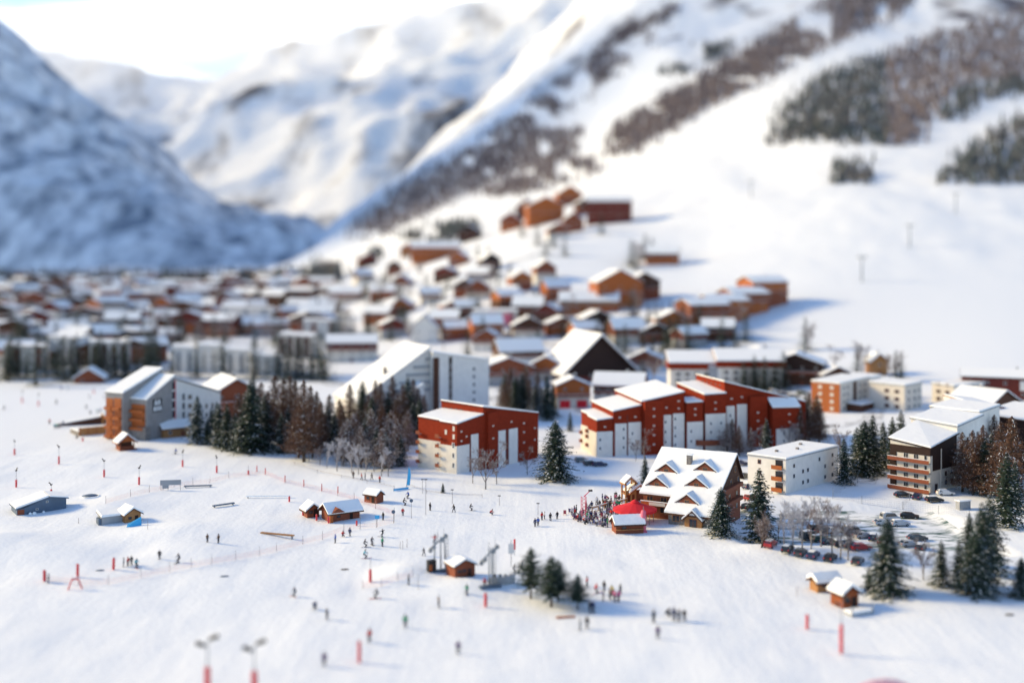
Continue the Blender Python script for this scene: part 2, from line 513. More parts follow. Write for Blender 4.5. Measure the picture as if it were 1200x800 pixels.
# ------------------------------------------------------------------ building kit
ORD = ['first', 'second', 'third', 'fourth', 'fifth', 'sixth', 'seventh', 'eighth', 'ninth', 'tenth', 'eleventh', 'twelfth', 'thirteenth',
       'fourteenth', 'fifteenth', 'sixteenth', 'seventeenth', 'eighteenth', 'nineteenth', 'twentieth', 'twenty-first', 'twenty-second', 'twenty-third', 'twenty-fourth', 'twenty-fifth', 'twenty-sixth', 'twenty-seventh', 'twenty-eighth', 'twenty-ninth', 'thirtieth']
_wm = {}
def window(parent, x, y, z, w, h, rz=0.0, frame='white', glass='glass', name='window'):
    """a framed window on a wall; faces local -y when rz is 0"""
    k = (round(w, 2), round(h, 2), frame, glass)
    if k not in _wm:
        b = MB(); t = 0.09
        b.box(-w/2, w/2, -0.03, 0.02, t, h - t, M[glass])
        b.box(-w/2 - t, -w/2, -0.07, 0.02, 0, h, M[frame]); b.box(w/2, w/2 + t, -0.07, 0.02, 0, h, M[frame])
        b.box(-w/2, w/2, -0.07, 0.02, h - t, h, M[frame]); b.box(-w/2, w/2, -0.11, 0.02, 0, t, M[frame])
        if w > 0.9: b.box(-0.03, 0.03, -0.055, 0.02, t, h - t, M[frame])
        _wm[k] = b.mesh(name)
    o = bpy.data.objects.new(name, _wm[k])
    o.location = (x, y, z); o.rotation_euler = (0, 0, rz)
    return link(o, parent)

def slab(parent, name, c, t, m, fascia=None, over=0.0):
    """a roof layer of thickness t on four eave corners c (counter-clockwise from above); a thin dark deck below when fascia is given"""
    c = [Vector(p) for p in c]
    ctr = sum(c, Vector()) / 4
    if over:
        d1 = (c[1] - c[0]).normalized() * over; d2 = (c[3] - c[0]).normalized() * over
        c = [c[0] - d1 - d2, c[1] + d1 - d2, c[2] + d1 + d2, c[3] - d1 + d2]
    up = Vector((0, 0, 1))
    b = MB()
    z0 = 0.0
    if fascia is not None:
        b.hexa(c, [p + up * 0.28 for p in c], fascia)
        z0 = 0.283
        c = [p + (ctr - p).normalized() * 0.14 for p in c]
    top = [p + up * (z0 + t) + (ctr - p).normalized() * t * 0.35 for p in c]
    o = b.build(name, parent) if fascia is not None else None
    s = MB(); s.hexa([p + up * z0 for p in c], top, M['roofsnow'] if m is None else m)
    if o is None: return s.build(name, parent)
    s.build('snow_layer', o, bevel=0.08)
    return o

def gable_roof(parent, x0, x1, y0, y1, ze, zr, axis='y', over=0.9, fascia='brown', snow=0.4, chimney=True, xr=None):
    """two snow covered slopes meeting at a ridge along axis, as one roof with its snow layer and chimney"""
    fm = M[fascia]
    b, s = MB(), MB()
    def quads(a0, a1, b0, b1):
        am = (a0 + a1) / 2 if xr is None else xr
        sl, sr = (zr - ze) / (am - a0), (zr - ze) / (a1 - am)
        for A, Z in (((a0 - over), ze - over * sl), ((a1 + over), ze - over * sr)):
            e0, e1 = b0 - over, b1 + over
            lo = [(A, e0, Z), (am, e0, zr), (am, e1, zr), (A, e1, Z)]
            if A > am: lo = [(am, e0, zr), (A, e0, Z), (A, e1, Z), (am, e1, zr)]
            i = 0.12
            la = A + (i if A < am else -i)
            lz = Z + i * (sl if A < am else sr)
            sn = [(la, e0 + i, lz), (am, e0 + i, zr), (am, e1 - i, zr), (la, e1 - i, lz)]
            if A > am: sn = [(am, e0 + i, zr), (la, e0 + i, lz), (la, e1 - i, lz), (am, e1 - i, zr)]
            yield lo, sn
    a = (x0, x1, y0, y1) if axis == 'y' else (y0, y1, x0, x1)
    for lo, sn in quads(*a):
        if axis != 'y':
            lo = [(q, p, z) for p, q, z in lo][::-1]; sn = [(q, p, z) for p, q, z in sn][::-1]
        b.hexa(lo, [(p, q, z + 0.26) for p, q, z in lo], fm)
        s.hexa([(p, q, z + 0.262) for p, q, z in sn], [(p, q, z + 0.262 + snow) for p, q, z in sn], M['roofsnow'])
    o = b.build('roof', parent)
    s.build('snow_layer', o)
    if chimney:
        cx, cy = (x0 + x1) / 2 + (x1 - x0) * 0.14, (y0 + y1) / 2 + (y1 - y0) * 0.15
        c = MB().box(cx - 0.4, cx + 0.4, cy - 0.4, cy + 0.4, (ze + zr) / 2, zr + 1.1, M['stone']).box(cx - 0.5, cx + 0.5, cy - 0.5, cy + 0.5, zr + 1.1, zr + 1.3, M['roofsnow'])
        c.build('chimney', o)
    return o

def chalet(name, loc, rz, w, d, hw, rise, wall='white', gable='brown', label=None, cat='chalet', group=None, axis='y', base=0.55,
           rows=2, cols=3, over=0.9, chimney=True, balcony=True, fascia='brown', snow=0.4, win=(0.9, 1.1), door=True, side=True):
    """a house of width w across the front and depth d behind it, masonry below and boards above, under a gable roof"""
    t = empty(name, loc, rz, label, cat, group)
    zb = hw * base
    MB().box(-w/2, w/2, 0, d, -3, zb, M[wall]).build('wall', t)
    g = MB()
    if axis == 'y':
        g.prism([(-w/2 - .05, zb), (w/2 + .05, zb), (w/2 + .05, hw), (0, hw + rise), (-w/2 - .05, hw)], -.05, d + .05, M[gable])
    else:
        i = [(-.05, zb), (d + .05, zb), (d + .05, hw), (d/2, hw + rise), (-.05, hw)]
        n = 5
        v0 = len(g.v); k = g.mi(M[gable])
        g.v += [(-w/2 - .05, y, z) for y, z in i] + [(w/2 + .05, y, z) for y, z in i]
        g.f += [tuple(range(4, -1, -1)), tuple(range(5, 10))] + [(a, (a + 1) % 5, 5 + (a + 1) % 5, 5 + a) for a in range(5)]
        g.m += [k] * 7
    g.build('upper_wall', t)
    gable_roof(t, -w/2, w/2, 0, d, hw, hw + rise, axis, over, fascia, snow, chimney)
    fh = hw / rows
    for r in range(rows):
        for c in range(cols):
            x = -w/2 + w * (c + 0.5) / cols
            if door and r == 0 and c == cols // 2:
                window(t, x, 0, 0, 1.1, 2.1, frame='brown', glass='redwood', name='door'); continue
            window(t, x, 0 if r * fh + fh * .35 + win[1] < zb else -.05, r * fh + fh * .35, *win)
        if side:
            for c in range(max(1, int(d / 5))):
                y = d * (c + .5) / max(1, int(d / 5))
                for sx, rot in ((-1, -math.pi/2), (1, math.pi/2)):
                    window(t, sx * (w/2 + (0 if r * fh + fh * .35 + win[1] < zb else .05)), y, r * fh + fh * .35, *win, rz=rot)
    if balcony:
        b = MB(); z = zb + 0.1
        b.box(-w/2, w/2, -1.2, -0.052, z, z + .15, M[gable]).box(-w/2, w/2, -1.28, -1.2, z, z + 1.0, M['redwood'])
        b.box(-w/2, w/2, -1.34, -1.14, z + 1.003, z + 1.12, M['roofsnow'])
        b.build('balcony', t)
    return t

def panel(parent, x0, x1, y, z0, z1, m='white', proud=0.14, name='facade_panel'):
    return MB().box(x0, x1, y - proud, y + 0.3, z0, z1, M[m]).build(name, parent)

def sloped_block(parent, x0, x1, y0, y1, ztop, m, name='wall', snow=0.35, fascia='darkred', over=0.25, z0=-3):
    """a block whose flat or tilted top has the corner heights ztop = (front left, front right, back right, back left), with its roof"""
    c = [(x0, y0), (x1, y0), (x1, y1), (x0, y1)]
    MB().hexa([(x, y, z0) for x, y in c], [(x, y, z) for (x, y), z in zip(c, ztop)], M[m]).build(name, parent)
    slab(parent, 'roof', [(x, y, z + .003) for (x, y), z in zip(c, ztop)], snow, None, M[fascia], over)

# ------------------------------------------------------------------ the smaller rust red block of flats
rf = empty('apartment_building', (-14.7, 327.5, gz(-14.7, 327.5)), math.atan2(.75, .66),
           'rust red and white block of flats, smaller of the two, beside the bare saplings', 'apartment building', 'rust red and white apartment buildings')
sloped_block(rf, 10, 34, 0, 16.5, (17.0, 12.9, 12.9, 17.4), 'red', over=.3)
sloped_block(rf, -.6, 9.95, 0, 6.4, (13.4, 14.9, 14.9, 13.6), 'red', over=.3)
sloped_block(rf, .5, 9.95, 6.45, 16.2, (13.6, 14.9, 15.0, 13.9), 'red', over=.3)
MB().box(11.2, 15.4, -.9, .2, -3, 15.6, M['red']).build('stair_tower', rf)
for a, b, z in ((-.6, 4.3, 7.6), (5.0, 7.9, 10.1), (15.6, 19.3, 9.8), (20.8, 24.6, 9.8)):
    panel(rf, a, b, 0, -3, z)
MB().box(-.74, -.3, 0.0, 6.4, -3, 7.55, M['cream']).build('facade_panel', rf)  # left-face panels cream instead of white: the sun's warmth put into their colour
MB().box(.36, .8, 6.5, 16.2, -3, 7.9, M['cream']).build('facade_panel', rf)
for a, b in ((4.3, 5.0), (19.3, 20.8)):
    MB().box(a + .02, b - .02, -.06, .2, -3, 9.9, M['darkred']).build('recess_strip', rf)
for k in range(4):
    for yy, xx in ((6.5, -.75), (15.3, .35)):
        b = MB().box(xx - .9, xx, yy - .6, yy + .9, 1.2 + k * 2.7, 1.35 + k * 2.7, M['concrete']).box(xx - .96, xx - .9, yy - .6, yy + .9, 1.2 + k * 2.7, 2.2 + k * 2.7, M['redwood'])
        b.build('balcony', rf)
for k in range(3):
    window(rf, -.76, 1.2, 1.5 + k * 2.7, .7, 1.5, -math.pi/2, frame='roofsnow')
    window(rf, .34, 8.2, 1.5 + k * 2.7, .5, .8, -math.pi/2, frame='roofsnow')
for x, z in ((1.2, 8.6), (1.2, 11.2), (3.2, 9.6), (13.2, 4.5), (13.2, 8), (13.2, 11.5), (22, 11.6), (27.5, 5), (27.5, 8), (27.5, 10.6), (32.4, 8.6), (32.4, 5.2)):
    window(rf, x, -.9 if 11 < x < 15.5 else -.01, z, .5, .42, frame='cream', glass='cream')
for y, z in ((1.2, 9.4), (1.2, 11.6), (4.2, 10.4)):
    window(rf, -.6, y, z, .6, 1.3, -math.pi/2, frame='cream', glass='cream')
for y in (8.5, 10.5, 12.5, 14.5):
    window(rf, 10, y, 15.4, .9, .6, -math.pi/2, frame='redwood')

# ------------------------------------------------------------------ the long rust red block of flats
rl = empty('apartment_building', (25.3, 354, gz(25.3, 354)), math.atan2(.29, .957),
           'long stepped rust red and white block of flats behind the dormered restaurant chalet', 'apartment building', 'rust red and white apartment buildings')
sloped_block(rl, -.2, 4.9, 0, 7.6, (10.5, 11.0, 11.4, 10.9), 'red')
sloped_block(rl, .8, 4.9, 7.65, 16, (10.9, 11.4, 11.6, 11.2), 'red')
sloped_block(rl, 4.95, 13.9, -.3, 18, (13.0, 14.5, 15.2, 13.8), 'red')
sloped_block(rl, 13.95, 27.9, -.6, 21, (15.6, 18.0, 19.2, 16.6), 'red')
MB().box(14.3, 20.4, -2.2, -.55, -3, 16.0, M['red']).build('stair_tower', rl)
sloped_block(rl, 28.2, 33.6, -1.6, 5, (14.9, 15.0, 15.4, 15.4), 'red')
sloped_block(rl, 34.4, 41.55, -1.1, 19, (17.0, 17.2, 18.8, 18.4), 'red')
sloped_block(rl, 41.6, 69.6, 0, 20, (20.6, 13.5, 13.5, 20.8), 'red')
MB().box(49.6, 55.6, -1.5, .1, -3, 16.2, M['red']).build('stair_tower', rl)
sloped_block(rl, 56.2, 66, -3.4, -.02, (12.6, 12.4, 14.6, 15.0), 'red')
MB().box(27.93, 28.18, -.2, 4, -3, 15.0, M['darkred']).build('recess_strip', rl)
MB().box(33.62, 34.38, .5, 4, -3, 15.0, M['cream']).build('facade_panel', rl)
for a, b, y, z in ((-.2, 4.8, 0, 7.4), (5.5, 9.2, -.3, 9.6), (9.7, 13.8, -.3, 9.8), (20.7, 23.5, -.6, 11.6), (24.1, 27.8, -.6, 11.9), (28.3, 33.5, -1.6, 9.3),
                   (34.6, 41.4, -1.1, 11.4), (42.2, 45.0, 0, 13.4), (45.8, 49.2, 0, 13.8), (57.4, 65.9, -3.4, 6.2), (66.6, 67.9, 0, 8.5)):
    panel(rl, a, b, y, -3, z)
for a, b, y in ((9.2, 9.7, -.3), (23.5, 24.1, -.6), (45.0, 45.8, 0)):
    MB().box(a + .02, b - .02, y - .06, y + .2, -3, 12, M['darkred']).build('recess_strip', rl)
MB().box(-.34, .1, 0.05, 7.6, -3, 7.2, M['cream']).build('facade_panel', rl)  # left face in cream: warm sunlight worked into the white panels' colour
MB().box(.66, 1.0, 7.7, 16, -3, 7.4, M['cream']).build('facade_panel', rl)
for y, z in ((7.5, 2.0), (7.5, 4.6), (7.5, 6.2), (15.4, 2.0), (15.4, 4.6)):
    xx = -.35 if y < 8 else .65
    MB().box(xx - .7, xx, y - .8, y + .3, z, z + .95, M['redwood']).build('balcony', rl)
for x, y, zs in ((.8, -.14, (2, 4.5)), (8.2, -.44, (2, 4.8, 7.4)), (11.0, -.44, (3, 6)), (21.6, -.74, (3, 6, 9)), (24.8, -.74, (2, 4.6, 7.2, 9.8)), (29.6, -1.74, (3, 6)), (36.4, -1.24, (2.8, 5.4, 8)), (39.8, -1.24, (2.8, 8)),
                 (43.5, -.14, (4, 7, 10)), (60, -3.54, (2, 4.2)), (64, -3.54, (2, 4.2))):
    for z in zs: window(rl, x, y, z, .55, 1.0, frame='roofsnow')
for x, y, zs in ((17.2, -2.2, (3, 5.8, 8.6, 11.4, 13.6)), (52.2, -1.5, (3.5, 6, 8.5, 11)), (2.4, 0, (8.6,)), (7.0, -.3, (11.2,)), (12, -.3, (11.2,)), (22, -.6, (13.6,)), (26, -.6, (13.2, 15.4)), (31, -1.6, (11.2, 13)), (38, -1.1, (12.6, 14.6)), (44, 0, (15.4,)), (47.5, 0, (15.8,)), (62, -3.4, (8, 10.4)), (67.8, 0, (10.2,))):
    for z in zs: window(rl, x, y, z, .5, .42, frame='cream', glass='cream')
for y in (3, 6, 9, 12, 15): window(rl, 41.6, y, 19.2, .9, .6, -math.pi/2, frame='redwood')
tb = MB()
for k in range(8):
    a0, a1 = math.pi * (1 + k / 8), math.pi * (1 + (k + 1) / 8)
    p = [(36.5 + 5.6 * math.cos(a), -1.26 + 2.6 * math.sin(a)) for a in (a0, a1)]
    tb.hexa([(p[0][0], p[0][1], 2.6), (p[1][0], p[1][1], 2.6), (36.5, -1.26, 2.6), (36.5, -1.26, 2.6)], [(p[0][0], p[0][1], 2.9), (p[1][0], p[1][1], 2.9), (36.5, -1.26, 2.9), (36.5, -1.26, 2.9)], M['roofsnow'])
    tb.hexa([(p[0][0], p[0][1] - .15, 2.2), (p[1][0], p[1][1] - .15, 2.2), (p[1][0], p[1][1], 2.2), (p[0][0], p[0][1], 2.2)],
            [(p[0][0], p[0][1] - .15, 3.9), (p[1][0], p[1][1] - .15, 3.9), (p[1][0], p[1][1], 3.9), (p[0][0], p[0][1], 3.9)], M['redwood'])
tb.build('terrace', rl)

# ------------------------------------------------------------------ the hotel with the emblem on its gable
ho = empty('hotel', (-117.4, 384, gz(-117.4, 384)), R(62), 'grey concrete hotel with a mountain emblem on its gable and orange wooden ends', 'hotel')
def prism_part(name, pts, y0, y1, m): return MB().prism(pts, y0, y1, M[m]).build(name, ho)
prism_part('gable_wall', [(0, -3), (12.7, -3), (12.7, 19.4), (0, 12.8)], 0, 7, 'concrete')
prism_part('white_wing', [(12.72, -3), (35, -3), (35, 11.6), (12.72, 18.4)], .4, 16, 'white')
prism_part('rear_wing', [(-3.4, -3), (14, -3), (14, 21.2), (-3.4, 14.9)], 7.05, 14.6, 'concrete')
slab(ho, 'roof', [(-.05, -.05, 12.83), (12.65, -.05, 19.43), (12.65, 7, 19.43), (-.05, 7, 12.83)], .4, None, M['concrete'], .3)
slab(ho, 'roof', [(12.75, .35, 18.43), (35, .35, 11.63), (35, 16, 11.63), (12.75, 16, 18.43)], .4, None, M['brown'], .3)
slab(ho, 'roof', [(-3.45, 7.02, 14.93), (14, 7.02, 21.23), (14, 14.6, 21.23), (-3.45, 14.6, 14.93)], .5, None, M['concrete'], .4)
for y0, y1, z1 in ((7.6, 10.7, 13.4), (11.2, 14.2, 13.2)):
    MB().box(-3.62, -3.2, y0, y1, 0.2, z1, M['orange']).build('timber_front', ho)
    for k in range(4): MB().box(-4.7, -3.62, y0, y1, .6 + 3 * k, 1.5 + 3 * k, M['orange']).build('balcony', ho)
MB().box(-.24, .1, .7, 6.4, 3.4, 11.4, M['orange']).build('timber_front', ho)
for k in range(3): MB().box(-1.3, -.24, .7, 6.4, 3.2 + 2.8 * k, 4.1 + 2.8 * k, M['orange']).build('balcony', ho)
MB().box(-1.1, 1.2, -.5, 3.2, -3, 4.2, M['stone']).build('stone_corner', ho)
MB().box(11.4, 12.5, -.06, .2, 2.5, 17.6, M['glass']).build('window_strip', ho)
MB().box(12.52, 12.9, -.1, .3, -3, 18.2, M['lamp_red']).build('trim', ho)
for k in range(4): MB().box(11.38, 12.48, -.12, .0, 5.2 + k * 3.1, 5.8 + k * 3.1, M['white']).build('floor_band', ho)
for x, zs in ((17, (2, 5, 8, 11)), (20, (2, 5, 8, 11)), (28, (4, 7)), (31, (4, 7))):
    for z in zs: window(ho, x, .4, z, 1.6 if x == 20 else 1.0, 1.5 if x != 17 else 2.2, frame='grey')
em = MB().box(2.6, 6.6, -.12, 0.05, 8.6, 12.9, M['black'])
for cx, cz, ww, hh in ((3.9, 10.9, 1.3, 1.7), (5.3, 10.9, 1.3, 1.7), (3.35, 9.0, 1.2, 1.6), (4.6, 9.0, 1.2, 1.6), (5.85, 9.0, 1.2, 1.6)):
    em.prism([(cx - ww/2, cz), (cx - ww/4, cz), (cx, cz + hh * .45), (cx + ww/4, cz), (cx + ww/2, cz), (cx + ww * .16, cz + hh), (cx - ww * .16, cz + hh)], -.17, -.121, M['roofsnow'])
em.build('emblem', ho)
c = at(277, 490)
chalet('chalet', (c.x, c.y, c.z), R(28), 16, 20, 9.5, 4.6, 'redwood', 'redwood', 'red brown timber chalet with a broad snowy roof right behind the emblem hotel', rows=3, cols=3, over=1.4)
c = at(207, 512)
chalet('shed', (c.x, c.y, c.z), R(40), 9, 6, 3.2, 1.5, 'honey', 'honey', 'honey coloured timber shed at the foot of the emblem hotel', 'shed', rows=1, cols=2, balcony=False, chimney=False, axis='x', snow=.45, side=False)
# terrace in front of the hotel
c = at(121, 508)
td = empty('terrace', c, R(38), 'snowy wooden sun terrace with plank railing in front of the emblem hotel', 'terrace')
MB().box(-8, 9, 0, 9, -2, 1.4, M['stone']).build('deck', td)
MB().box(-8.1, 9.1, -.12, 0, -1.5, 2.6, M['honey']).build('railing', td)
MB().box(-8, 9, .02, 9, 1.402, 1.7, M['roofsnow']).build('snow_layer', td)
for k in range(7): MB().box(-8 + 2.8 * k, -7.8 + 2.8 * k, -.2, -.122, -1.4, 2.8, M['redwood']).build('post', td)
c = at(95, 498)
rp = empty('ramp', c, R(20), 'brown plank sided snow ramp leading up to the hotel terrace', 'ramp')
MB().hexa([(-9, 0, -1), (9, 0, -1), (9, 3, -1), (-9, 3, -1)], [(-9, 0, .3), (9, 0, 3.0), (9, 3, 3.0), (-9, 3, .3)], M['brown']).build('side_wall', rp)
MB().hexa([(-9, -.1, .303), (9, -.1, 3.003), (9, 3.1, 3.003), (-9, 3.1, .303)], [(-9, 0, .6), (9, 0, 3.4), (9, 3, 3.4), (-9, 3, .6)], M['roofsnow']).build('snow_layer', rp)
c = at(146, 500)
pv = empty('pavilion', c, R(34), 'glazed timber terrace pavilion with a low snowy roof against the emblem hotel', 'pavilion')
for k in range(5):
    for y in (0, 5): MB().box(-6 + 3 * k - .15, -6 + 3 * k + .15, y - .15, y + .15, 0, 3.6, M['honey']).build('post', pv)
for k in range(4): MB().box(-5.8 + 3 * k, -3.2 + 3 * k, .3, .36, .3, 3.2, M['glass']).build('glazing', pv)
gable_roof(pv, -6, 6, 0, 5, 3.6, 4.8, 'x', .8, 'honey', .35, chimney=False)
# small red hut on the piste below it
c = at(149, 527)
h = empty('hut', c, R(35), 'small red timber kiosk with a snowy gable roof below the hotel terrace', 'hut', 'small piste huts')
MB().box(-2.2, 2.2, 0, 4, -1, 1.1, M['redwood']).build('wall', h)
MB().prism([(-2.3, 2.5), (2.3, 2.5), (0, 4.4)], 0, 4.05, M['orange']).build('gable', h)
for x in (-2.1, 2.1):
    for y in (.1, 3.9): MB().box(x - .14, x + .14, y - .14, y + .14, -.5, 2.6, M['redwood']).build('post', h)
MB().box(-2.0, 2.0, 1.6, 3.9, 1.1, 2.5, M['brown']).build('cabin_back', h)
MB().box(-2.6, 2.6, -1.4, -.02, -.6, .35, M['redwood']).build('step', h)
gable_roof(h, -2.4, 2.4, 0, 4, 2.5, 4.5, 'y', .7, 'redwood', .4, chimney=False)

# ------------------------------------------------------------------ the tall white building with the long sloping roof
tw = empty('apartment_building', (-53.7, 415, gz(-53.7, 415)), R(26), 'tall white block with one long snowy roof sloping down left', 'apartment building', 'pale apartment buildings')
MB().prism([(0, -3), (27, -3), (27, 26), (0, 8)], 0, 26, M['white']).build('sloping_wing', tw)
slab(tw, 'roof', [(-.05, -.05, 8.03), (26.95, -.05, 26.03), (26.95, 26, 26.03), (-.05, 26, 8.03)], .5, None, M['cream'], .6)
MB().hexa([(27.02, -3, -3), (49, -3, -3), (49, 14, -3), (27.02, 14, -3)], [(27.02, -3, 24.5), (49, -3, 21), (49, 14, 21), (27.02, 14, 24.5)], M['white']).build('tower', tw)
slab(tw, 'roof', [(27.02, -3, 24.53), (49, -3, 21.03), (49, 14, 21.03), (27.02, 14, 24.53)], .4, None, M['cream'], .2)
MB().hexa([(6, -7, -3), (22, -7, -3), (22, -.02, -3), (6, -.02, -3)], [(6, -7, 5), (22, -7, 14), (22, -.02, 14), (6, -.02, 5)], M['white']).build('lower_wing', tw)
slab(tw, 'roof', [(6, -7, 5.03), (22, -7, 14.03), (22, -.1, 14.03), (6, -.1, 5.03)], .45, None, M['cream'], .3)
for k in range(5):
    x0 = 13 + 2.6 * k + (2 if k > 3 else 0)
    MB().box(x0, 26.8, -.9, -.02, 11.2 + k * 2.7, 12.0 + k * 2.7, M['grey']).build('balcony', tw)
for a, b, m in ((27.05, 29.4, 'brown'), (33.2, 34.4, 'darkbrown')):
    MB().box(a, b, -3.15, -2.9, -3, 23, M[m]).build('window_strip', tw)
for k in range(7):
    window(tw, 33.8, -3.15, 1 + k * 3, .8, 1.6, frame='white')
    window(tw, 43, -3, 1 + k * 2.8, .7, 1.1, frame='grey')
for y in (4, 9, 14, 20):
    for z in (1.4, 4.4): window(tw, 0, y, z, 1.0, 1.2, -math.pi/2, frame='redwood', glass='redwood')
MB().box(12, 13, 6, 7, 15.5, 19.5, M['stone']).build('chimney', tw)

# ------------------------------------------------------------------ the restaurant chalet with five dormers
ra = math.atan2(-.49, .87)
rs = empty('restaurant', (35.8, 286.5, gz(40, 275)), ra, 'large timber restaurant chalet with five dormers on its snowy roof', 'restaurant')
# local x along the ridge (0..19), y negative towards the piste; ridge 13.5 m up
sl = 8 / 13
MB().prism([(.6, -3), (18.4, -3), (18.4, 6), (.6, 6)], -12.2, 3.6, M['redwood']).build('wall', rs)
MB().prism([(8.6, -3), (18.4, -3), (18.4, 3.4), (8.6, 3.4)], -16.8, -12.22, M['stone']).build('front_wing', rs)
g = MB()
for x in (.75, 18.1):
    v = [(x, -12.2, 6.02), (x, 9, 6.02), (x, 9, 7.7), (x, 0, 13.2), (x, -12.2, 5.7)]
    g.hexa([(x, -12.2, 5.98), (x + .3, -12.2, 5.98), (x + .3, 3.6, 6.02), (x, 3.6, 6.02)], [(x, 0, 13.2), (x + .3, 0, 13.2), (x + .3, 3.5, 8.4), (x, 3.5, 8.4)], M['brown'])
    g.poly([(x + .15, -12.2, 6), (x + .15, 0, 6), (x + .15, 0, 13.2)], M['brown'])
g.build('gable_boards', rs)
roof = MB(); sn = MB()
def rsl(y): return 13.5 + y * sl if y <= 0 else 13.5 - y * 1.3
for x0, x1, ya, yb in ((0, 8, -13.6, 0), (8.0, 19, -18, 0), (0, 19, 0, 4.6)):
    lo = [(x0, ya, rsl(ya)), (x1, ya, rsl(ya)), (x1, yb, rsl(yb)), (x0, yb, rsl(yb))]
    roof.hexa(lo, [(a, b, z + .3) for a, b, z in lo], M['brown'])
    i0, i1 = (.12 if x0 == 0 else .0), (.12 if x1 == 19 else .0)
    lo = [(x0 + i0, ya + .12 * (ya < 0), rsl(ya) + .303 + .05), (x1 - i1, ya + .12 * (ya < 0), rsl(ya) + .35), (x1 - i1, yb, rsl(yb) + .303), (x0 + i0, yb, rsl(yb) + .303)]
    sn.hexa(lo, [(a, b, z + .45) for a, b, z in lo], M['roofsnow'])
roof = roof.build('roof', rs); sn.build('snow_layer', roof)
MB().box(8.2, 9.3, -4.6, -3.5, 9, 13.6, M['stone']).box(8.0, 9.5, -4.8, -3.3, 13.6, 13.9, M['roofsnow']).build('chimney', roof)
MB().box(13.2, 16.2, .4, 2.6, 10.6, 14.0, M['grey']).build('rooftop_box', roof)
for dx, dy in ((4.2, -7.0), (13.2, -5.6), (3.6, -11.2), (12.8, -10.2), (12.4, -15.0)):
    zb = rsl(dy)
    d = empty('dormer', (dx, dy, zb + .3)); d.parent = rs
    hw_ = 2.75
    L = 2.0 / sl * .98
    MB().prism([(-hw_ + .1, -.1), (hw_ - .1, -.1), (0, 1.86)], -.3, 1.2, M['redwood']).build('gable', d)
    rr = MB()
    for sg in (-1, 1):
        a, b_ = (sg * (hw_ + .25), -.55, -.12), (0, -.55, 2.0)
        c_, d_ = (0, L + .9, 2.0), (sg * (hw_ + .25), .3, -.12)
        q = [a, b_, c_, d_]
        if sg > 0: q = [b_, a, d_, c_]
        rr.hexa(q, [(x, y, z + .17) for x, y, z in q], M['brown'])
        q = [(x, y + (.1 if y < 0 else 0), z + .172) for x, y, z in q]
        rr.hexa(q, [(x, y, z + .36) for x, y, z in q], M['roofsnow'])
    rr.build('dormer_roof', d)
    window(d, 0, -.3, .25, 1.0, .75, frame='honey')
for x in (2.2, 5.6):
    window(rs, x, -12.2, 1.2, 1.7, 1.5, frame='honey')
    window(rs, x, -12.2, 3.8, 1.4, 1.1, frame='honey')
b = MB().box(.6, 8.4, -13.6, -12.22, 2.9, 3.1, M['redwood']).box(.6, 8.4, -13.7, -13.6, 2.9, 3.9, M['orange']).box(.5, 8.5, -13.8, -13.55, 3.902, 4.05, M['roofsnow'])
b.build('balcony', rs)
MB().box(2.6, 6.6, -13.76, -13.702, 3.05, 3.75, M['cream']).build('name_board', rs)
window(rs, 10.4, -16.8, .8, 1.6, 1.4, frame='honey')
pc = empty('porch', (14.8, -17.2, 0)); pc.parent = rs
MB().prism([(-2, -2), (2, -2), (2, 1.8), (0, 3.5), (-2, 1.8)], -.6, .6, M['honey']).build('porch_wall', pc)
gable_roof(pc, -2, 2, -1, .6, 1.9, 3.7, 'y', .5, 'brown', .4, chimney=False)
window(pc, 0, -.6, 0, 1.6, 2.0, frame='redwood', name='door')
for z, xs in ((1.2, (-9, -4, 1)), (4, (-9, -4, 1)), (7.2, (-3, 2)), (9.8, (0,))):
    for y in xs: window(rs, 18.42, y, z, 1.3, 1.4, math.pi/2, frame='honey')
for z in (3.2, 6.4): MB().box(18.45, 19.5, -10.5, 2.5, z, z + .9, M['redwood']).build('balcony', rs)

# ------------------------------------------------------------------ white flat roofed block with orange balconies
wb = empty('apartment_building', (68.6, 299.3, gz(68.6, 299.3)), R(47), 'low white block with a flat snowy roof and orange balconies', 'apartment building', 'pale apartment buildings')
MB().box(0, 27, 0, 11, -3, 8.6, M['white']).build('wall', wb)
slab(wb, 'roof', [(0, 0, 8.603), (27, 0, 8.603), (27, 11, 8.603), (0, 11, 8.603)], .35, None, M['grey'], .25)
MB().box(27.02, 30, 1.5, 11, -3, 7.6, M['white']).build('side_wing', wb)
for k in range(3):
    MB().box(-1.3, -.01, .4, 3.4, .6 + 2.8 * k, .8 + 2.8 * k, M['concrete']).box(-1.38, -1.3, .4, 3.4, .6 + 2.8 * k, 1.65 + 2.8 * k, M['orange']).build('balcony', wb)
    window(wb, 0, 1.9, .9 + 2.8 * k, 1.9, 1.9, -math.pi/2, frame='brown')
    window(wb, 0, 7.6, 1.2 + 2.8 * k, .8, 1.1, -math.pi/2, frame='redwood')
for x, zs in ((4, (3.6, 6.2)), (8.5, (1.4, 4.2)), (11, (1.4, 4.2)), (17, (6.2,)), (20, (1.2, 4)), (24, (1.2, 4, 6.4))):
    for z in zs: window(wb, x, 0, z, .8, 1.0, frame='grey')
for x, y in ((6, 6), (13, 4), (20, 7)): MB().box(x, x + .7, y, y + .7, 8.85, 9.7, M['stone']).build('vent', wb)

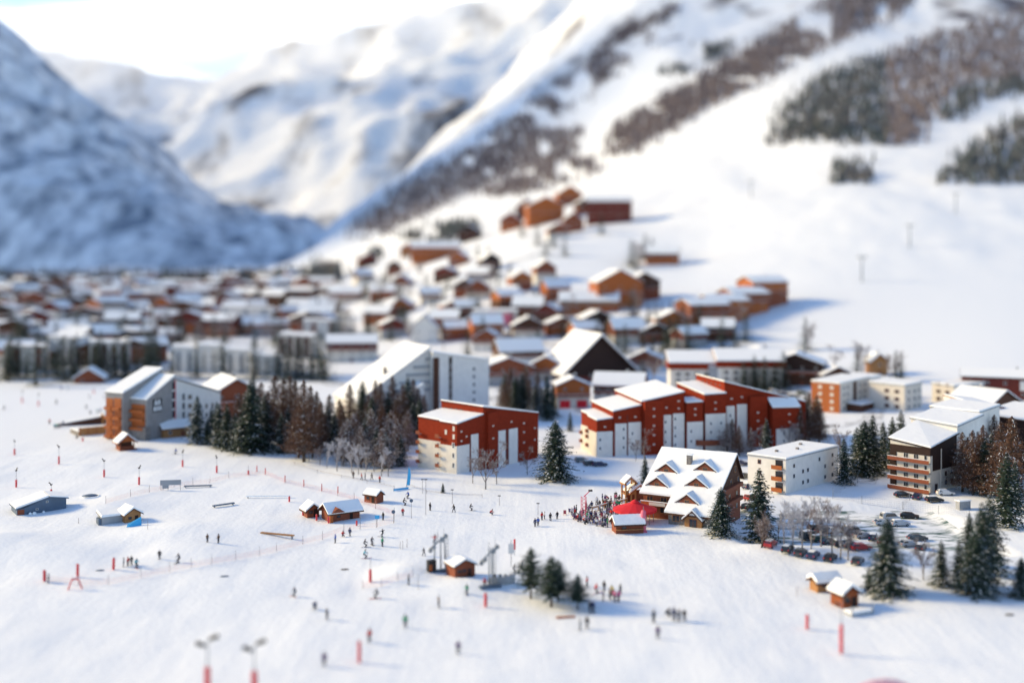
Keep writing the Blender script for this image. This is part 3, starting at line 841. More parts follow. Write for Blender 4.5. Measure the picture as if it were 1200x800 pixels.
# ------------------------------------------------------------------ stepped brown and cream flats on the right
sb = empty('apartment_building', (105, 300, gz(105, 300)), R(42.6), 'dark brown and cream flats with four balcony rows beside the car park', 'apartment building', 'pale apartment buildings')
sloped_block(sb, 0, 14, 0, 11, (11.4, 13.6, 15.6, 12.6), 'cream', fascia='darkbrown', over=.5)
MB().hexa([(1.2, -.1, 5.6), (13.6, -.1, 5.6), (13.6, .1, 5.6), (1.2, .1, 5.6)], [(1.2, -.1, 11.5), (13.6, -.1, 13.5), (13.6, .1, 13.5), (1.2, .1, 11.5)], M['darkbrown']).build('upper_cladding', sb)
MB().hexa([(-.12, -.05, 9.5), (1.2, -.1, 9.5), (1.2, .1, 9.5), (-.12, .1, 9.5)], [(-.12, -.1, 11.3), (1.2, -.1, 11.4), (1.2, .1, 11.4), (-.12, .1, 11.3)], M['darkbrown']).build('upper_cladding', sb)
MB().box(-.13, 0.05, .12, 11, 9.5, 11.4, M['darkbrown']).build('upper_cladding', sb)
MB().box(-.12, .05, 9.2, 11, -3, 9.48, M['darkbrown']).build('side_cladding', sb)
for k in range(4):
    z = .2 + 2.45 * k
    MB().box(-1.4, -.14, -.4, 11, z, z + .16, M['concrete']).box(-1.48, -1.4, -.4, 11, z, z + 1.0, M['redwood']).box(-1.54, -1.36, -.4, 11, z + 1.003, z + 1.1, M['roofsnow']).build('balcony', sb)
    for y in (1.2, 3.8, 6.6): window(sb, 0, y, z + .3, 1.2 if y > 2 else .7, 1.7, -math.pi/2, frame='white')
MB().box(5.2, 5.6, -.2, 0, 0, 10.8, M['cream']).build('downpipe', sb)
window(sb, 3, 0, 0, 1.2, 2.2, frame='brown', name='door')
for z in (1.4, 3.6): window(sb, 8, 0, z, .9, 1.1, frame='brown'); window(sb, 11, 0, z, .9, 1.1, frame='brown')
sloped_block(sb, 14.05, 28, 0, 13, (15.4, 17.0, 17.6, 16.2), 'white', fascia='grey', over=.3)
sloped_block(sb, 28.05, 40, 1, 15, (17.6, 18.4, 18.6, 17.8), 'white', fascia='grey', over=.3)
for x in (17, 21, 25):
    for z in (3, 6, 9, 12): window(sb, x, 0, z, .9, 1.1, frame='grey')
for y in (3, 8): window(sb, 28.05, y, 16.9, .8, .5, -math.pi/2, frame='grey')

c = at(1141, 545)
t = empty('apartment_building', c, R(10), 'tall white block with brown vertical strips among the right hand larches', 'apartment building', 'pale apartment buildings')
sloped_block(t, 0, 9.4, 0, 16, (17.2, 16.0, 16.6, 17.8), 'white', fascia='redwood', over=.2)
sloped_block(t, 9.45, 14, 1, 14, (13.6, 13.2, 13.4, 13.8), 'cream', fascia='redwood', over=.2)
for a in (-.1, 3.2): MB().box(a, a + .8, -.12, .1, -3, 16.2, M['redwood']).build('vertical_strip', t)
for k in range(4): MB().box(9.6, 13.9, -.1, .98, 3 + 2.6 * k, 4 + 2.6 * k, M['brown']).build('balcony', t)
for z in (3, 6, 9, 12): window(t, 7, 0, z, .9, 1.1, frame='grey')
c = at(1205, 556)
t = empty('apartment_building', c, R(40), 'dark brown boarded block cut off by the right edge of the photo', 'apartment building', 'dark boarded buildings')
sloped_block(t, 0, 20, 0, 14, (14.5, 16, 16.4, 15), 'darkbrown', fascia='brown', over=.6)
for y in (3, 8):
    for z in (2, 5, 8, 11): window(t, 0, y, z, 1.1, 1.3, -math.pi/2, frame='brown')
c = at(1178, 498)
chalet('chalet', (c.x, c.y, c.z), R(35), 17, 16, 7, 4.2, 'cream', 'brown', 'broad cream chalet with a snowy gable roof behind the tall striped white block', rows=2, cols=3)
c = at(1178, 468)
t = chalet('barn', (c.x, c.y, c.z), R(-22), 30, 12, 8, 2.2, 'darkred', 'darkred', 'long dark red barn like building standing at the foot of the ski slope', 'barn', axis='x', rows=2, cols=5, balcony=False, over=.7)
MB().box(5, 9, -.3, -.06, 3.5, 7, M['white']).build('white_sign', t)

# orange and cream block, cream blocks behind the road
c = at(984, 484)
t = empty('apartment_building', c, R(48), 'orange ended cream block with a long snowy flat roof beside the road', 'apartment building', 'pale apartment buildings')
sloped_block(t, 0, 24, 0, 11, (10.4, 10.8, 11, 10.6), 'cream', fascia='cream', over=.3)
sloped_block(t, 24.05, 36, 1, 11, (10, 10.4, 10.6, 10.2), 'white', fascia='cream', over=.3)
MB().box(-.16, .1, -.1, 11.1, -.5, 10.3, M['orange']).build('timber_front', t)
MB().box(10.6, 13, -.14, .1, -1, 10.4, M['brown']).build('stair_strip', t)
for k in range(4):
    for y in (3, 7.6): window(t, -.16, y, .8 + 2.5 * k, 1.2, 1.2, -math.pi/2, frame='cream', glass='cream')
    for x in (3, 6, 16, 20): window(t, x, 0, .8 + 2.5 * k, .8, 1.1, frame='grey')
MB().box(5, 30, -6, -.2, -2, 2.6, M['brown']).build('annex', t)
slab(t, 'annex_roof', [(5, -6, 2.61), (30, -6, 2.61), (30, -.2, 2.9), (5, -.2, 2.9)], .3, None, M['brown'], .2)
for i, (px, py, w_, d_, hh, ang, lab) in enumerate(((1060, 482, 12, 14, 9, 42, 'small cream block with brown window bands between two fir clumps'), (1118, 474, 18, 10, 6.5, 30, 'low pale block half hidden behind the stepped flats'))):
    c = at(px, py)
    t = empty('apartment_building', c, R(ang), lab, 'apartment building', 'pale apartment buildings')
    sloped_block(t, 0, w_, 0, d_, (hh, hh + .4, hh + .6, hh + .2), 'cream', fascia='grey', over=.4)
    for k in range(3):
        for y in (3, 7): window(t, 0, y, .8 + 2.7 * k, 1.6, 1.3, -math.pi/2, frame='redwood')
        for x in (3, 7, 10): window(t, x, 0, .8 + 2.7 * k, .8, 1.1, frame='grey')

# ------------------------------------------------------------------ houses and hotels in the middle of the village
def ch(px, py, rz, w, d, hw, rise, wall, gable, label, **k):
    c = at(px, py)
    return chalet(k.pop('name', 'chalet'), (c.x, c.y, c.z), R(rz), w, d, hw, rise, wall, gable, label, group=k.pop('group', 'village chalets'), **k)
t = ch(672, 478, 6, 13, 11, 8.5, 2.8, 'cream', 'orange', 'orange gabled chalet with two bright red garage doors', rows=3, cols=2, door=False, over=.8, base=.5)
for x in (-3.3, 3.3): MB().box(x - 2, x + 2, -.16, .05, -.5, 3.0, M['redcloth']).build('garage_door', t)
ch(724, 474, -14, 19, 12, 7.6, 4.0, 'white', 'brown', 'white and brown chalet under a heavy snowy roof, right of the red garage doors', axis='x', rows=3, cols=5, fascia='redwood')
ch(703, 446, 22, 34, 26, 4.5, 15.5, 'darkred', 'darkbrown', 'huge dark A-frame hall with a white snow edge on its roof', name='hall', cat='hall', rows=1, cols=4, balcony=False, base=.5, over=2.2, snow=.9, win=(1.6, 1.6), chimney=False)
ch(596, 452, 12, 22, 14, 8, 4, 'grey', 'redwood', 'wide red brown gabled chalet right of the tall white block', rows=3, cols=4)
ch(640, 446, -8, 16, 14, 6.5, 4, 'cream', 'orange', 'low orange and cream chalet left of the dark A-frame hall', rows=2, cols=3)
ch(612, 428, 16, 22, 16, 7, 5, 'white', 'brown', 'white chalet with a large roof above the red brown gabled chalet', rows=2, cols=3, axis='x')
ch(756, 436, -10, 15, 12, 6, 3.6, 'white', 'redwood', 'white and red brown chalet behind the right end of the A-frame hall', rows=2, cols=3)
for px, py, w_, lab in ((812, 458, 19, 'white hotel wing with a red fascia left of the grey link block'), (880, 456, 27, 'long white hotel wing with a red fascia and tall white piers')):
    c = at(px, py)
    t = empty('hotel', c, R(-3), lab, 'hotel', 'red fascia hotel wings')
    MB().box(-w_/2, w_/2, 0, 14, -3, 9, M['white']).build('wall', t)
    MB().box(-w_/2 - .6, w_/2 + .6, -.9, 14.6, 9.003, 11.4, M['red']).build('fascia', t)
    slab(t, 'roof', [(-w_/2 - .6, -.9, 11.41), (w_/2 + .6, -.9, 11.41), (w_/2 + .6, 14.6, 15), (-w_/2 - .6, 14.6, 15)], .5, None, M['redwood'], .2)
    n = int(w_ / 3.6)
    for k in range(n):
        x = -w_/2 + w_ * (k + .5) / n
        MB().box(x - .5, x + .5, -.8, -.01, -1, 9, M['cream']).build('pier', t)
        for z in (.8, 3.6, 6.2): window(t, x + 1.6 if k < n - 1 else x - 1.6, 0, z, 1.3, 1.4, frame='brown')
c = at(843, 457)
t = empty('hotel', c, R(-3), 'pale grey link block between the two red fascia hotel wings', 'hotel')
sloped_block(t, -4.4, 4.4, -1, 10, (9.6, 9.6, 10, 10), 'grey', fascia='grey', over=.2)
window(t, 0, -1, 3, 1.4, 1.4)
ch(932, 452, -18, 22, 16, 9, 4, 'brown', 'darkbrown', 'dark brown chalet block right of the red fascia hotel', rows=3, cols=4)
ch(892, 438, -5, 20, 14, 8, 3, 'redwood', 'brown', 'brown timber house above the right hotel wing', rows=2, cols=3)
ch(982, 452, 12, 13, 10, 4.5, 3, 'brown', 'brown', 'low brown house with a snowy roof under two dark firs', rows=1, cols=3, balcony=False)
ch(1031, 440, 5, 7, 7, 6, 3, 'honey', 'honey', 'slim honey coloured house between two dark firs at the slope foot', rows=2, cols=1, balcony=False)
c = at(496, 452)
# chalets up on the mountainside
ch(598, 270, -6, 20, 15, 11, 6, 'orange', 'redwood', 'orange and red chalet at the lower left of the upper hamlet', rows=3, cols=3, group='upper hamlet chalets')
ch(655, 280, 8, 18, 14, 8, 5, 'white', 'redwood', 'white walled chalet at the foot of the upper hamlet', rows=2, cols=3, group='upper hamlet chalets')
ch(690, 250, 12, 22, 15, 10, 6, 'redwood', 'brown', 'dark red chalet between the highest chalet and the broad red block', rows=3, cols=3, group='upper hamlet chalets')
ch(480, 300, -12, 20, 14, 8, 5, 'honey', 'orange', 'pale orange house left of the long orange house below the wood', rows=2, cols=3, group='mountainside houses')

ch(640, 262, 10, 35.1, 19.8, 17.6, 8.4, 'orange', 'orange', 'tall orange chalet in the upper hamlet on the mountainside', rows=4, cols=4, group='upper hamlet chalets')
ch(617, 256, -12, 23.0, 17.6, 12.2, 8.4, 'brown', 'redwood', 'brown gabled chalet at the left end of the upper hamlet', rows=3, cols=3, group='upper hamlet chalets')
ch(668, 240, 14, 27.0, 16.5, 12.2, 8.4, 'redwood', 'orange', 'orange roofline chalet highest in the upper hamlet', rows=3, cols=3, group='upper hamlet chalets')
ch(672, 272, 5, 17.6, 13.2, 10.8, 6.0, 'redwood', 'redwood', 'small red brown chalet lowest in the upper hamlet', rows=2, cols=2, group='upper hamlet chalets')
ch(714, 262, -4, 40.5, 19.8, 20.2, 4.8, 'darkred', 'darkred', 'broad dull red block alone right of the upper hamlet', name='apartment_house', cat='apartment building', rows=4, cols=5, axis='x', group='upper hamlet chalets', base=.35)
ch(511, 305, 6, 45.9, 19.8, 12.2, 4.8, 'orange', 'orange', 'long orange house below the dark wood on the mountainside', rows=2, cols=6, axis='x', group='mountainside houses')
ch(549, 283, -8, 21.6, 15.4, 10.8, 6.0, 'darkbrown', 'darkbrown', 'dark brown house at the edge of the mountainside wood', rows=2, cols=3, group='mountainside houses')
ch(727, 362, 14, 28.4, 17.6, 16.2, 7.2, 'orange', 'orange', 'bright orange chalet at the bottom of the ski slope', rows=3, cols=3, group='slope foot chalets')
ch(690, 368, -6, 35.1, 13.2, 8.1, 4.8, 'orange', 'honey', 'long low orange house left of the bright orange chalet', rows=2, cols=5, axis='x', group='slope foot chalets')
ch(776, 310, -10, 23.0, 14.3, 8.1, 4.8, 'orange', 'redwood', 'lone red orange chalet beside a dark fir clump on the slope', rows=2, cols=3, axis='x', group='slope foot chalets')
ch(756, 352, 8, 18.9, 13.2, 12.2, 4.8, 'redwood', 'brown', 'red brown chalet just right of the bright orange one', rows=3, cols=2, group='slope foot chalets')
for k, (px, py, hh, lab) in enumerate(((832, 386, 11, 'leftmost stepped block of the long orange terrace on the slope'), (856, 378, 10, 'second stepped block of the long orange terrace on the slope'), (880, 369, 10, 'third stepped block of the long orange terrace on the slope'), (903, 360, 12, 'topmost right block of the long orange terrace on the slope'))):
    ch(px, py, 24, 24, 16, hh * 1.2, 3, 'orange' if k != 3 else 'redwood', 'orange' if k % 2 else 'redwood', lab, rows=3, cols=3, axis='x', group='orange terrace on the slope', name='terrace_house', cat='house')
c = at(582, 385)
t = empty('apartment_building', c, R(0), 'pale block with two pink red panels in the middle of the village', 'apartment building', 'pale apartment buildings')
sloped_block(t, -14, 12, 0, 14, (10, 10, 10.6, 10.6), 'cream', fascia='grey', over=.4)
for a, b in ((-6, 0), (4, 10)): MB().box(a, b, -.2, .1, 2, 9, M['pink']).build('pink_panel', t)
for x in (-12, -9, 2): window(t, x, 0, 3, 1.3, 1.4); window(t, x, 0, 6.4, 1.3, 1.4)
ch(497, 403, 2, 15, 14, 9, 7, 'white', 'white', 'white gabled house with one big dark red doorway behind the tall white block', rows=2, cols=2, balcony=False, door=False)
t = bpy.data.objects['chalet'] if False else None
c = at(497, 403)
ch(412, 424, 4, 26, 16, 10, 3.5, 'cream', 'darkred', 'cream chalet with a dark red upper floor behind the tall white block', rows=3, cols=5, axis='x', base=.6)
ch(404, 356, -6, 26, 15, 9, 5, 'cream', 'redwood', 'red brown chalet above a pale snowy roof in the far village', rows=3, cols=4, axis='x')
for k, (px, py, w_, hh, rz, lab) in enumerate(((222, 436, 17, 12.5, 8, 'leftmost white block of the pale row behind the emblem hotel'), (250, 436, 15, 13.5, 8, 'second white block of the pale row behind the emblem hotel'),
        (283, 438, 18, 12, 12, 'third white block of the pale row behind the emblem hotel'), (313, 440, 15, 10, 16, 'rightmost white block of the pale row behind the emblem hotel'))):
    c = at(px, py)
    t = empty('apartment_building', c, R(rz), lab, 'apartment building', 'pale row behind the emblem hotel')
    sloped_block(t, -w_/2, w_/2, 0, 14, (hh, hh - 1.2, hh - 1, hh + .4), 'white', fascia='cream', over=.5)
    for x in (-w_ * .3, 0, w_ * .3):
        MB().box(x - .8, x + .8, -.3, -.01, 0, hh - 2, M['cream' if k % 2 else 'grey']).build('window_strip', t)
        for z in (1.2, 4, 6.8): window(t, x, -.3, z, 1.0, 1.3, frame='grey')

# ------------------------------------------------------------------ the blurred far village, row by row
WALLS = [('white', 'white'), ('brown', 'dark brown'), ('redwood', 'red brown'), ('brown', 'dark brown'), ('orange', 'orange'), ('grey', 'grey'), ('cream', 'cream'), ('redwood', 'red brown')]
rows_ = [(331, -10, 362, 18, 'farthest'), (338, -14, 372, 17, 'second'), (346, -8, 392, 17, 'third'), (355, -14, 396, 16, 'fourth'), (366, -6, 386, 15, 'fifth'),
         (379, -12, 388, 13, 'sixth'), (393, -6, 372, 11, 'seventh'), (409, 4, 200, 6, 'eighth'), (426, -4, 196, 6, 'nearest')]
rh = random.Random(31)
used_px = []
for py, x0, x1, n, rn in rows_:
    for k in range(n):
        px = x0 + (x1 - x0) * (k + .5) / n + rh.uniform(-7, 7)
        y = py + rh.uniform(-3.5, 3.5)
        c = at(px, y)
        wm, wn = rh.choice(WALLS)
        gm, gn = rh.choice([('brown', 'brown'), ('redwood', 'red brown'), ('orange', 'orange'), ('darkbrown', 'blackish'), ('darkred', 'dark red'), ('brown', 'brown')])
        s = c.y / 650.
        w_ = rh.uniform(13, 22) * min(1.25, max(.9, s)); d_ = rh.uniform(10, 14); hw_ = rh.uniform(7, 13.5)
        ax = rh.choice('xy')
        lab = f"{wn} and {gn} house" if wn != gn else f"plain {wn} house"
        lab += f", {ORD[k]} from left in the far village's {rn} row"
        chalet('house', (c.x, c.y, c.z), R(rh.uniform(-30, 30)), w_, d_, hw_, rh.uniform(2.6, 4.6), wm, gm, lab, 'house', 'houses of the far village', axis=ax, rows=2, cols=3,
               chimney=rh.random() < .6, balcony=rh.random() < .5, over=rh.uniform(.7, 1.5), side=False, door=False, base=rh.uniform(.4, .8))
for k, (px, py, w_, hh, rz, wl) in enumerate(sorted([(30, 436, 20, 13, 16, 'cream'), (72, 428, 18, 15, -18, 'white'), (128, 433, 19, 14, 14, 'white'), (14, 404, 30, 14, 8, 'white'), (150, 396, 28, 13, -10, 'cream'),
        (288, 388, 36, 17, 6, 'white'), (345, 420, 20, 13, -12, 'cream'), (376, 398, 22, 12, 6, 'white')])):
    c = at(px, py)
    t = empty('apartment_building', c, R(rz), f"big {'white' if wl == 'white' else 'cream'} block of flats standing above the far village houses, {ORD[k]} from left", 'apartment building', 'blocks of flats in the far village')
    sloped_block(t, -w_/2, w_/2, 0, 13, (hh, hh - 1, hh - .6, hh + .6), wl, fascia='brown', over=.6)
    for x in ((-w_ * .36, -w_ * .12, w_ * .12, w_ * .36), (-w_ * .2, w_ * .3), (-w_ * .4, .0, w_ * .36))[k % 3]:
        MB().box(x - 1.3, x + 1.3, -.9, -.01, 1, hh - 1.5, M['brown' if k % 3 == 0 else 'redwood' if k % 3 == 1 else 'grey']).build('balcony_column', t)
        for z in (1.2, 4.2, 7.2): window(t, x, -.9, z, 1.4, 1.5, frame='cream')
# a looser scatter climbing towards the dark wood on the right of it
sc_ = [(386, 318), (432, 312), (462, 322), (428, 332), (470, 340), (448, 352), (520, 330), (545, 348), (505, 356), (470, 368), (440, 380), (535, 372), (376, 388), (462, 396), (540, 398), (570, 412), (620, 398), (660, 392), (600, 360), (640, 378), (690, 400), (560, 330), (770, 402), (815, 408)]
for k, (px, py) in enumerate(sorted(sc_)):
    c = at(px, py)
    wm, wn = WALLS[(k * 3) % 8]; gm, gn = [('redwood', 'red brown'), ('orange', 'orange'), ('brown', 'brown'), ('darkred', 'dark red')][k % 4]
    lab = f"{wn} house with {gn} boards, {ORD[k]} from left of those on the hillside"
    chalet('house', (c.x, c.y, c.z), R(rh.uniform(-30, 30)), rh.uniform(13, 19), rh.uniform(10, 14), rh.uniform(6, 9), rh.uniform(3, 4.6), wm, gm, lab, 'house', 'houses climbing the hillside', axis=rh.choice('xy'),
           rows=2, cols=3, balcony=k % 2 == 0, over=1.0, side=False, door=False, base=.6)
c = at(104, 449)
chalet('chalet', (c.x, c.y, c.z), R(10), 12, 9, 2.6, 3.8, 'redwood', 'redwood', 'small hut with a big snowy roof at the top edge of the piste', rows=1, cols=2, balcony=False, chimney=False, over=1.4, snow=.7)

for k, (px, py, w_) in enumerate(sorted([(560, 352, 16), (590, 356, 15), (618, 372, 18), (655, 352, 16), (548, 372, 15), (702, 392, 18), (738, 404, 17), (790, 396, 18), (842, 400, 16), (572, 398, 17), (520, 392, 16), (612, 342, 14), (640, 330, 14), (576, 318, 14), (536, 312, 15)])):
    c = at(px, py); gn = ('red brown', 'orange', 'dark brown')[k % 3]
    chalet('chalet', (c.x, c.y, c.z), R(rh.uniform(-25, 25)), w_, 12, rh.uniform(7, 10), rh.uniform(3.5, 5), ('cream', 'redwood', 'brown')[k % 3], ('redwood', 'orange', 'darkbrown')[k % 3],
           f"{gn} gabled chalet low on the slope, {ORD[k]} from left among the loose chalets there", 'chalet', 'chalets of the lower slope', rows=2, cols=3, side=False, door=False, axis='xy'[k % 2])
# ploughed village streets
rd_m = terrain_material('ploughed_road', (0.20, 0.19, 0.19), 0.42, 0.66, 0.30)
def road(pts, w_):
    P_ = [at(*p) for p in pts]
    fine = []
    for a, b in zip(P_, P_[1:]):
        n = max(2, int((b - a).length / 6))
        fine += [a.lerp(b, k / n) for k in range(n)]
    fine.append(P_[-1])
    n = len(fine)
    X_ = np.zeros((n, 5)); Y_ = np.zeros((n, 5))
    for i in range(n):
        d = fine[min(i + 1, n - 1)] - fine[max(i - 1, 0)]; d.z = 0; d.normalize()
        for j in range(5):
            q = (j - 2) / 4 * w_
            X_[i, j] = fine[i].x - d.y * q; Y_[i, j] = fine[i].y + d.x * q
    tag(grid_mesh('road', X_, Y_, ground(X_, Y_) + .06, rd_m), kind='structure')
road([(1010, 566), (1030, 520), (1022, 490), (1034, 462), (1060, 446)], 7)
road([(905, 520), (960, 500), (985, 498), (1020, 492)], 6)
road([(905, 450), (940, 465), (965, 470)], 14)
road([(0, 418), (120, 416), (240, 412), (360, 428), (470, 412)], 8)
road([(0, 384), (130, 386), (280, 380), (420, 390), (560, 392), (700, 412), (790, 430)], 8)
road([(0, 358), (180, 360), (360, 358), (480, 345), (560, 322), (640, 296)], 9)
road([(200, 440), (300, 432), (380, 446), (400, 452)], 10)
road([(560, 470), (620, 456), (660, 462), (690, 485)], 7)
# ------------------------------------------------------------------ trees
def quad_spray(b, p, d, side, ln, wd, m, lift=0.0):
    """one flat drooping spray of needles: a kite lying along d, spread along side"""
    p, d, side = Vector(p), Vector(d), Vector(side)
    up = Vector((0, 0, lift))
    b.poly([p + up, p + d * ln * .45 - side * wd + up, p + d * ln + up, p + d * ln * .45 + side * wd + up], m)

def conifer(seed, h, rad, levels, snow, m, droop=.30, per=8, base=.10, gap=.0, dens=1.0):
    r = random.Random(seed)
    tr = MB().tube((0, 0, -.6), (0, 0, h * .97), .016 * h + .06, .02, M['bark'], 7)
    b = MB()
    for k in range(levels):
        t = k / (levels - 1)
        z = h * (base + (1 - base) * t ** .92)
        rr = rad * (1 - t) ** .82 * r.uniform(.72, 1.12) + .10
        n = max(4, int(per * (1 - t * .45)))
        a0 = r.uniform(0, 6.28)
        for j in range(n):
            if r.random() < gap: continue
            a = a0 + 6.283 * j / n + r.uniform(-.3, .3)
            L = rr * r.uniform(.6, 1.12)
            dv = Vector((math.cos(a), math.sin(a), 0)); sv = Vector((-math.sin(a), math.cos(a), 0))
            dr = droop * r.uniform(.6, 1.4) * (1 - t * .9) + (-.35 * t)
            seg = max(2, int(L / .42 * dens))
            z0 = z + r.uniform(-.12, .12)
            for s in range(seg):
                u = (s + r.uniform(.1, .9)) / seg
                p = dv * (L * u) + Vector((0, 0, z0 - dr * L * u * (1 + .3 * u)))
                w_ = (.30 + .34 * (1 - u)) * min(1, L / 1.2 + .3)
                for sg in (-1, 1):
                    q = (dv * r.uniform(.35, 1.0) + sv * sg * r.uniform(.25, .95) + Vector((0, 0, -r.uniform(.15, .65)))).normalized()
                    sd = q.cross(Vector((0, 0, 1))).normalized()
                    if sd.length < .1: sd = sv
                    tilt = Vector((0, 0, r.uniform(-.5, .5)))
                    quad_spray(b, p, q, (sd + tilt).normalized(), w_ * r.uniform(.9, 1.6), w_ * .36, m)
                if r.random() < snow:
                    q = (dv + Vector((0, 0, -dr * 1.0)) + sv * r.uniform(-.5, .5)).normalized()
                    quad_spray(b, p + Vector((0, 0, .05)), q, (sv + Vector((0, 0, r.uniform(-.25, .25)))).normalized(), w_ * r.uniform(.7, 1.3), w_ * r.uniform(.28, .5), M['branchsnow'], .05)
    return tr, b

def larch(seed, h, rad, levels, m, per=9, snow=.05, base=.12):
    """a leafless larch: whorls of thin boughs hung with fine twigs"""
    r = random.Random(seed)
    tr = MB().tube((0, 0, -.6), (0, 0, h * .97), .014 * h + .05, .015, M['bark'], 6)
    b = MB()
    for k in range(levels):
        t = k / (levels - 1)
        z = h * (base + (1 - base) * t)
        rr = rad * (1 - t) ** .7 * r.uniform(.75, 1.15) + .08
        for j in range(per):
            a = r.uniform(0, 6.283)
            L = rr * r.uniform(.55, 1.1)
            dv = Vector((math.cos(a), math.sin(a), r.uniform(-.15, .35)))
            p0 = Vector((0, 0, z + r.uniform(-.2, .2))); p1 = p0 + dv * L
            b.tube(p0, p1, .025, .008, m, 3, False)
            n = max(3, int(L / .20))
            for s in range(n):
                u = r.uniform(.15, 1)
                p = p0.lerp(p1, u)
                q = Vector((r.uniform(-.6, .6), r.uniform(-.6, .6), -r.uniform(.3, 1))).normalized() * r.uniform(.25, .62)
                sd = q.cross(Vector((r.uniform(-1, 1), r.uniform(-1, 1), .2))).normalized() * .036
                mm = M['branchsnow'] if r.random() < snow else m
                b.poly([p - sd, p + sd, p + q], mm)
    return tr, b

def bare_tree(seed, h, m, spread=.55, depth=4, snow=.1, stems=1, bark='birch'):
    """leafless broadleaved tree with forking limbs and fine twigs"""
    r = random.Random(seed)
    tr, b = MB(), MB()
    def grow(p, d, L, rad, lv):
        q = p + d * L
        (tr if lv == 0 else b).tube(p, q, rad, rad * .62, M[bark] if lv == 0 else m, 5 if lv == 0 else 3, lv == 0)
        if lv >= depth:
            for _ in range(6):
                t = (d + Vector((r.uniform(-.8, .8), r.uniform(-.8, .8), r.uniform(-.3, .6)))).normalized() * L * r.uniform(.5, 1.1)
                s = t.cross(Vector((r.uniform(-1, 1), r.uniform(-1, 1), .3))).normalized() * .022
                o = p.lerp(q, r.uniform(.2, 1))
                b.poly([o - s, o + s, o + t], M['branchsnow'] if r.random() < snow else m)
            return
        n = 4 if lv else 6
        for k in range(n):
            u = r.uniform(.45, 1.0) if lv else r.uniform(.3, 1.0)
            a = r.uniform(0, 6.283)
            o = d.orthogonal().normalized(); o.rotate(Matrix.Rotation(a, 3, d))
            e = (d + o * r.uniform(.35, 1.0) * spread * 1.6 + Vector((0, 0, .15))).normalized()
            grow(p + d * L * u, e, L * r.uniform(.42, .66), rad * .5, lv + 1)
    for s in range(stems):
        d = Vector((r.uniform(-.3, .3), r.uniform(-.3, .3), 1)).normalized() if stems > 1 else Vector((.02, 0, 1)).normalized()
        grow(Vector((r.uniform(-.3, .3) * (stems > 1), r.uniform(-.3, .3) * (stems > 1), -.3)), d, h * .52, .012 * h + .03, 0)
    return tr, b

PROTO = {}
def make_proto(key, name, pair, hgt):
    tr, b = pair
    PROTO[key] = (name, tr.mesh('trunk'), b.mesh('crown'), hgt)
for i in range(3): make_proto(('fir', i), 'fir_tree', conifer(10 + i, 13, 3.5 - .2 * i, 36, .20, M['needle'], per=11, dens=1.2), 13)
for i in range(4): make_proto(('snowfir', i), 'fir_tree', conifer(30 + i, 13, 3.3 - .2 * (i % 2), 32, .42, M['needle'], droop=.42, per=11, dens=1.15), 13)
for i in range(3): make_proto(('spruce', i), 'spruce_tree', conifer(50 + i, 13, 5.0, 34, .27, M['needle'], droop=.30, per=15, dens=1.3), 13)
for i in range(3): make_proto(('pine', i), 'pine_tree', conifer(70 + i, 12, 5.6 - .4 * i, 24, .05, M['pineneedle'], droop=-.02, per=13, base=.27, gap=.14, dens=1.3), 12)
for i in range(3): make_proto(('larch', i), 'larch_tree', larch(90 + i, 14, 3.3, 44, M['larch'], per=15), 14)
for i in range(2): make_proto(('snowlarch', i), 'larch_tree', larch(100 + i, 13, 3.5, 38, M['larch'], per=13, snow=.28), 13)
for i in range(3): make_proto(('bare', i), 'bare_tree', bare_tree(120 + i, 10, M['twig'], snow=.12), 10)
for i in range(2): make_proto(('frost', i), 'birch_tree', bare_tree(130 + i, 10, M['frost'], spread=.42, snow=.2), 10)
make_proto(('bush', 0), 'bare_bush', bare_tree(140, 7, M['twig'], spread=.75, stems=4, snow=.1, depth=3, bark='bark'), 7)
for i in range(2): make_proto(('townfir', i), 'fir_tree', conifer(150 + i, 13, 3.8, 18, .06, M['needle'], per=9, dens=.7), 13)

rt = random.Random(5)
def tree(kind, px, py, top, label=None, group=None, name=None):
    n = sum(1 for k in PROTO if k[0] == kind)
    key = (kind, rt.randrange(n))
    nm, tm, cmh, hh = PROTO[key]
    c = at(px, py)
    hgt = (py - top) / F * c.y
    s = hgt / hh
    t = empty(name or nm, c - Vector((0, 0, .15)), rt.uniform(0, 6.28), label, nm.split('_')[1] if nm != 'bare_bush' else 'bush', group)
    t['category'] = 'tree' if nm != 'bare_bush' else 'bush'
    wv = rt.uniform(.95, 1.15) * {'pine': 1.12, 'spruce': 1.2, 'fir': 1.2, 'snowfir': 1.25, 'larch': 1.3, 'snowlarch': 1.3}.get(kind, 1.0)
    t.scale = (s * wv, s * wv, s)
    if kind == 'townfir': t.scale = (s * wv * 1.35, s * wv * 1.35, s)
    for pn, me in (('trunk', tm), ('crown', cmh)):
        o = bpy.data.objects.new(pn, me); link(o, t)
    return t

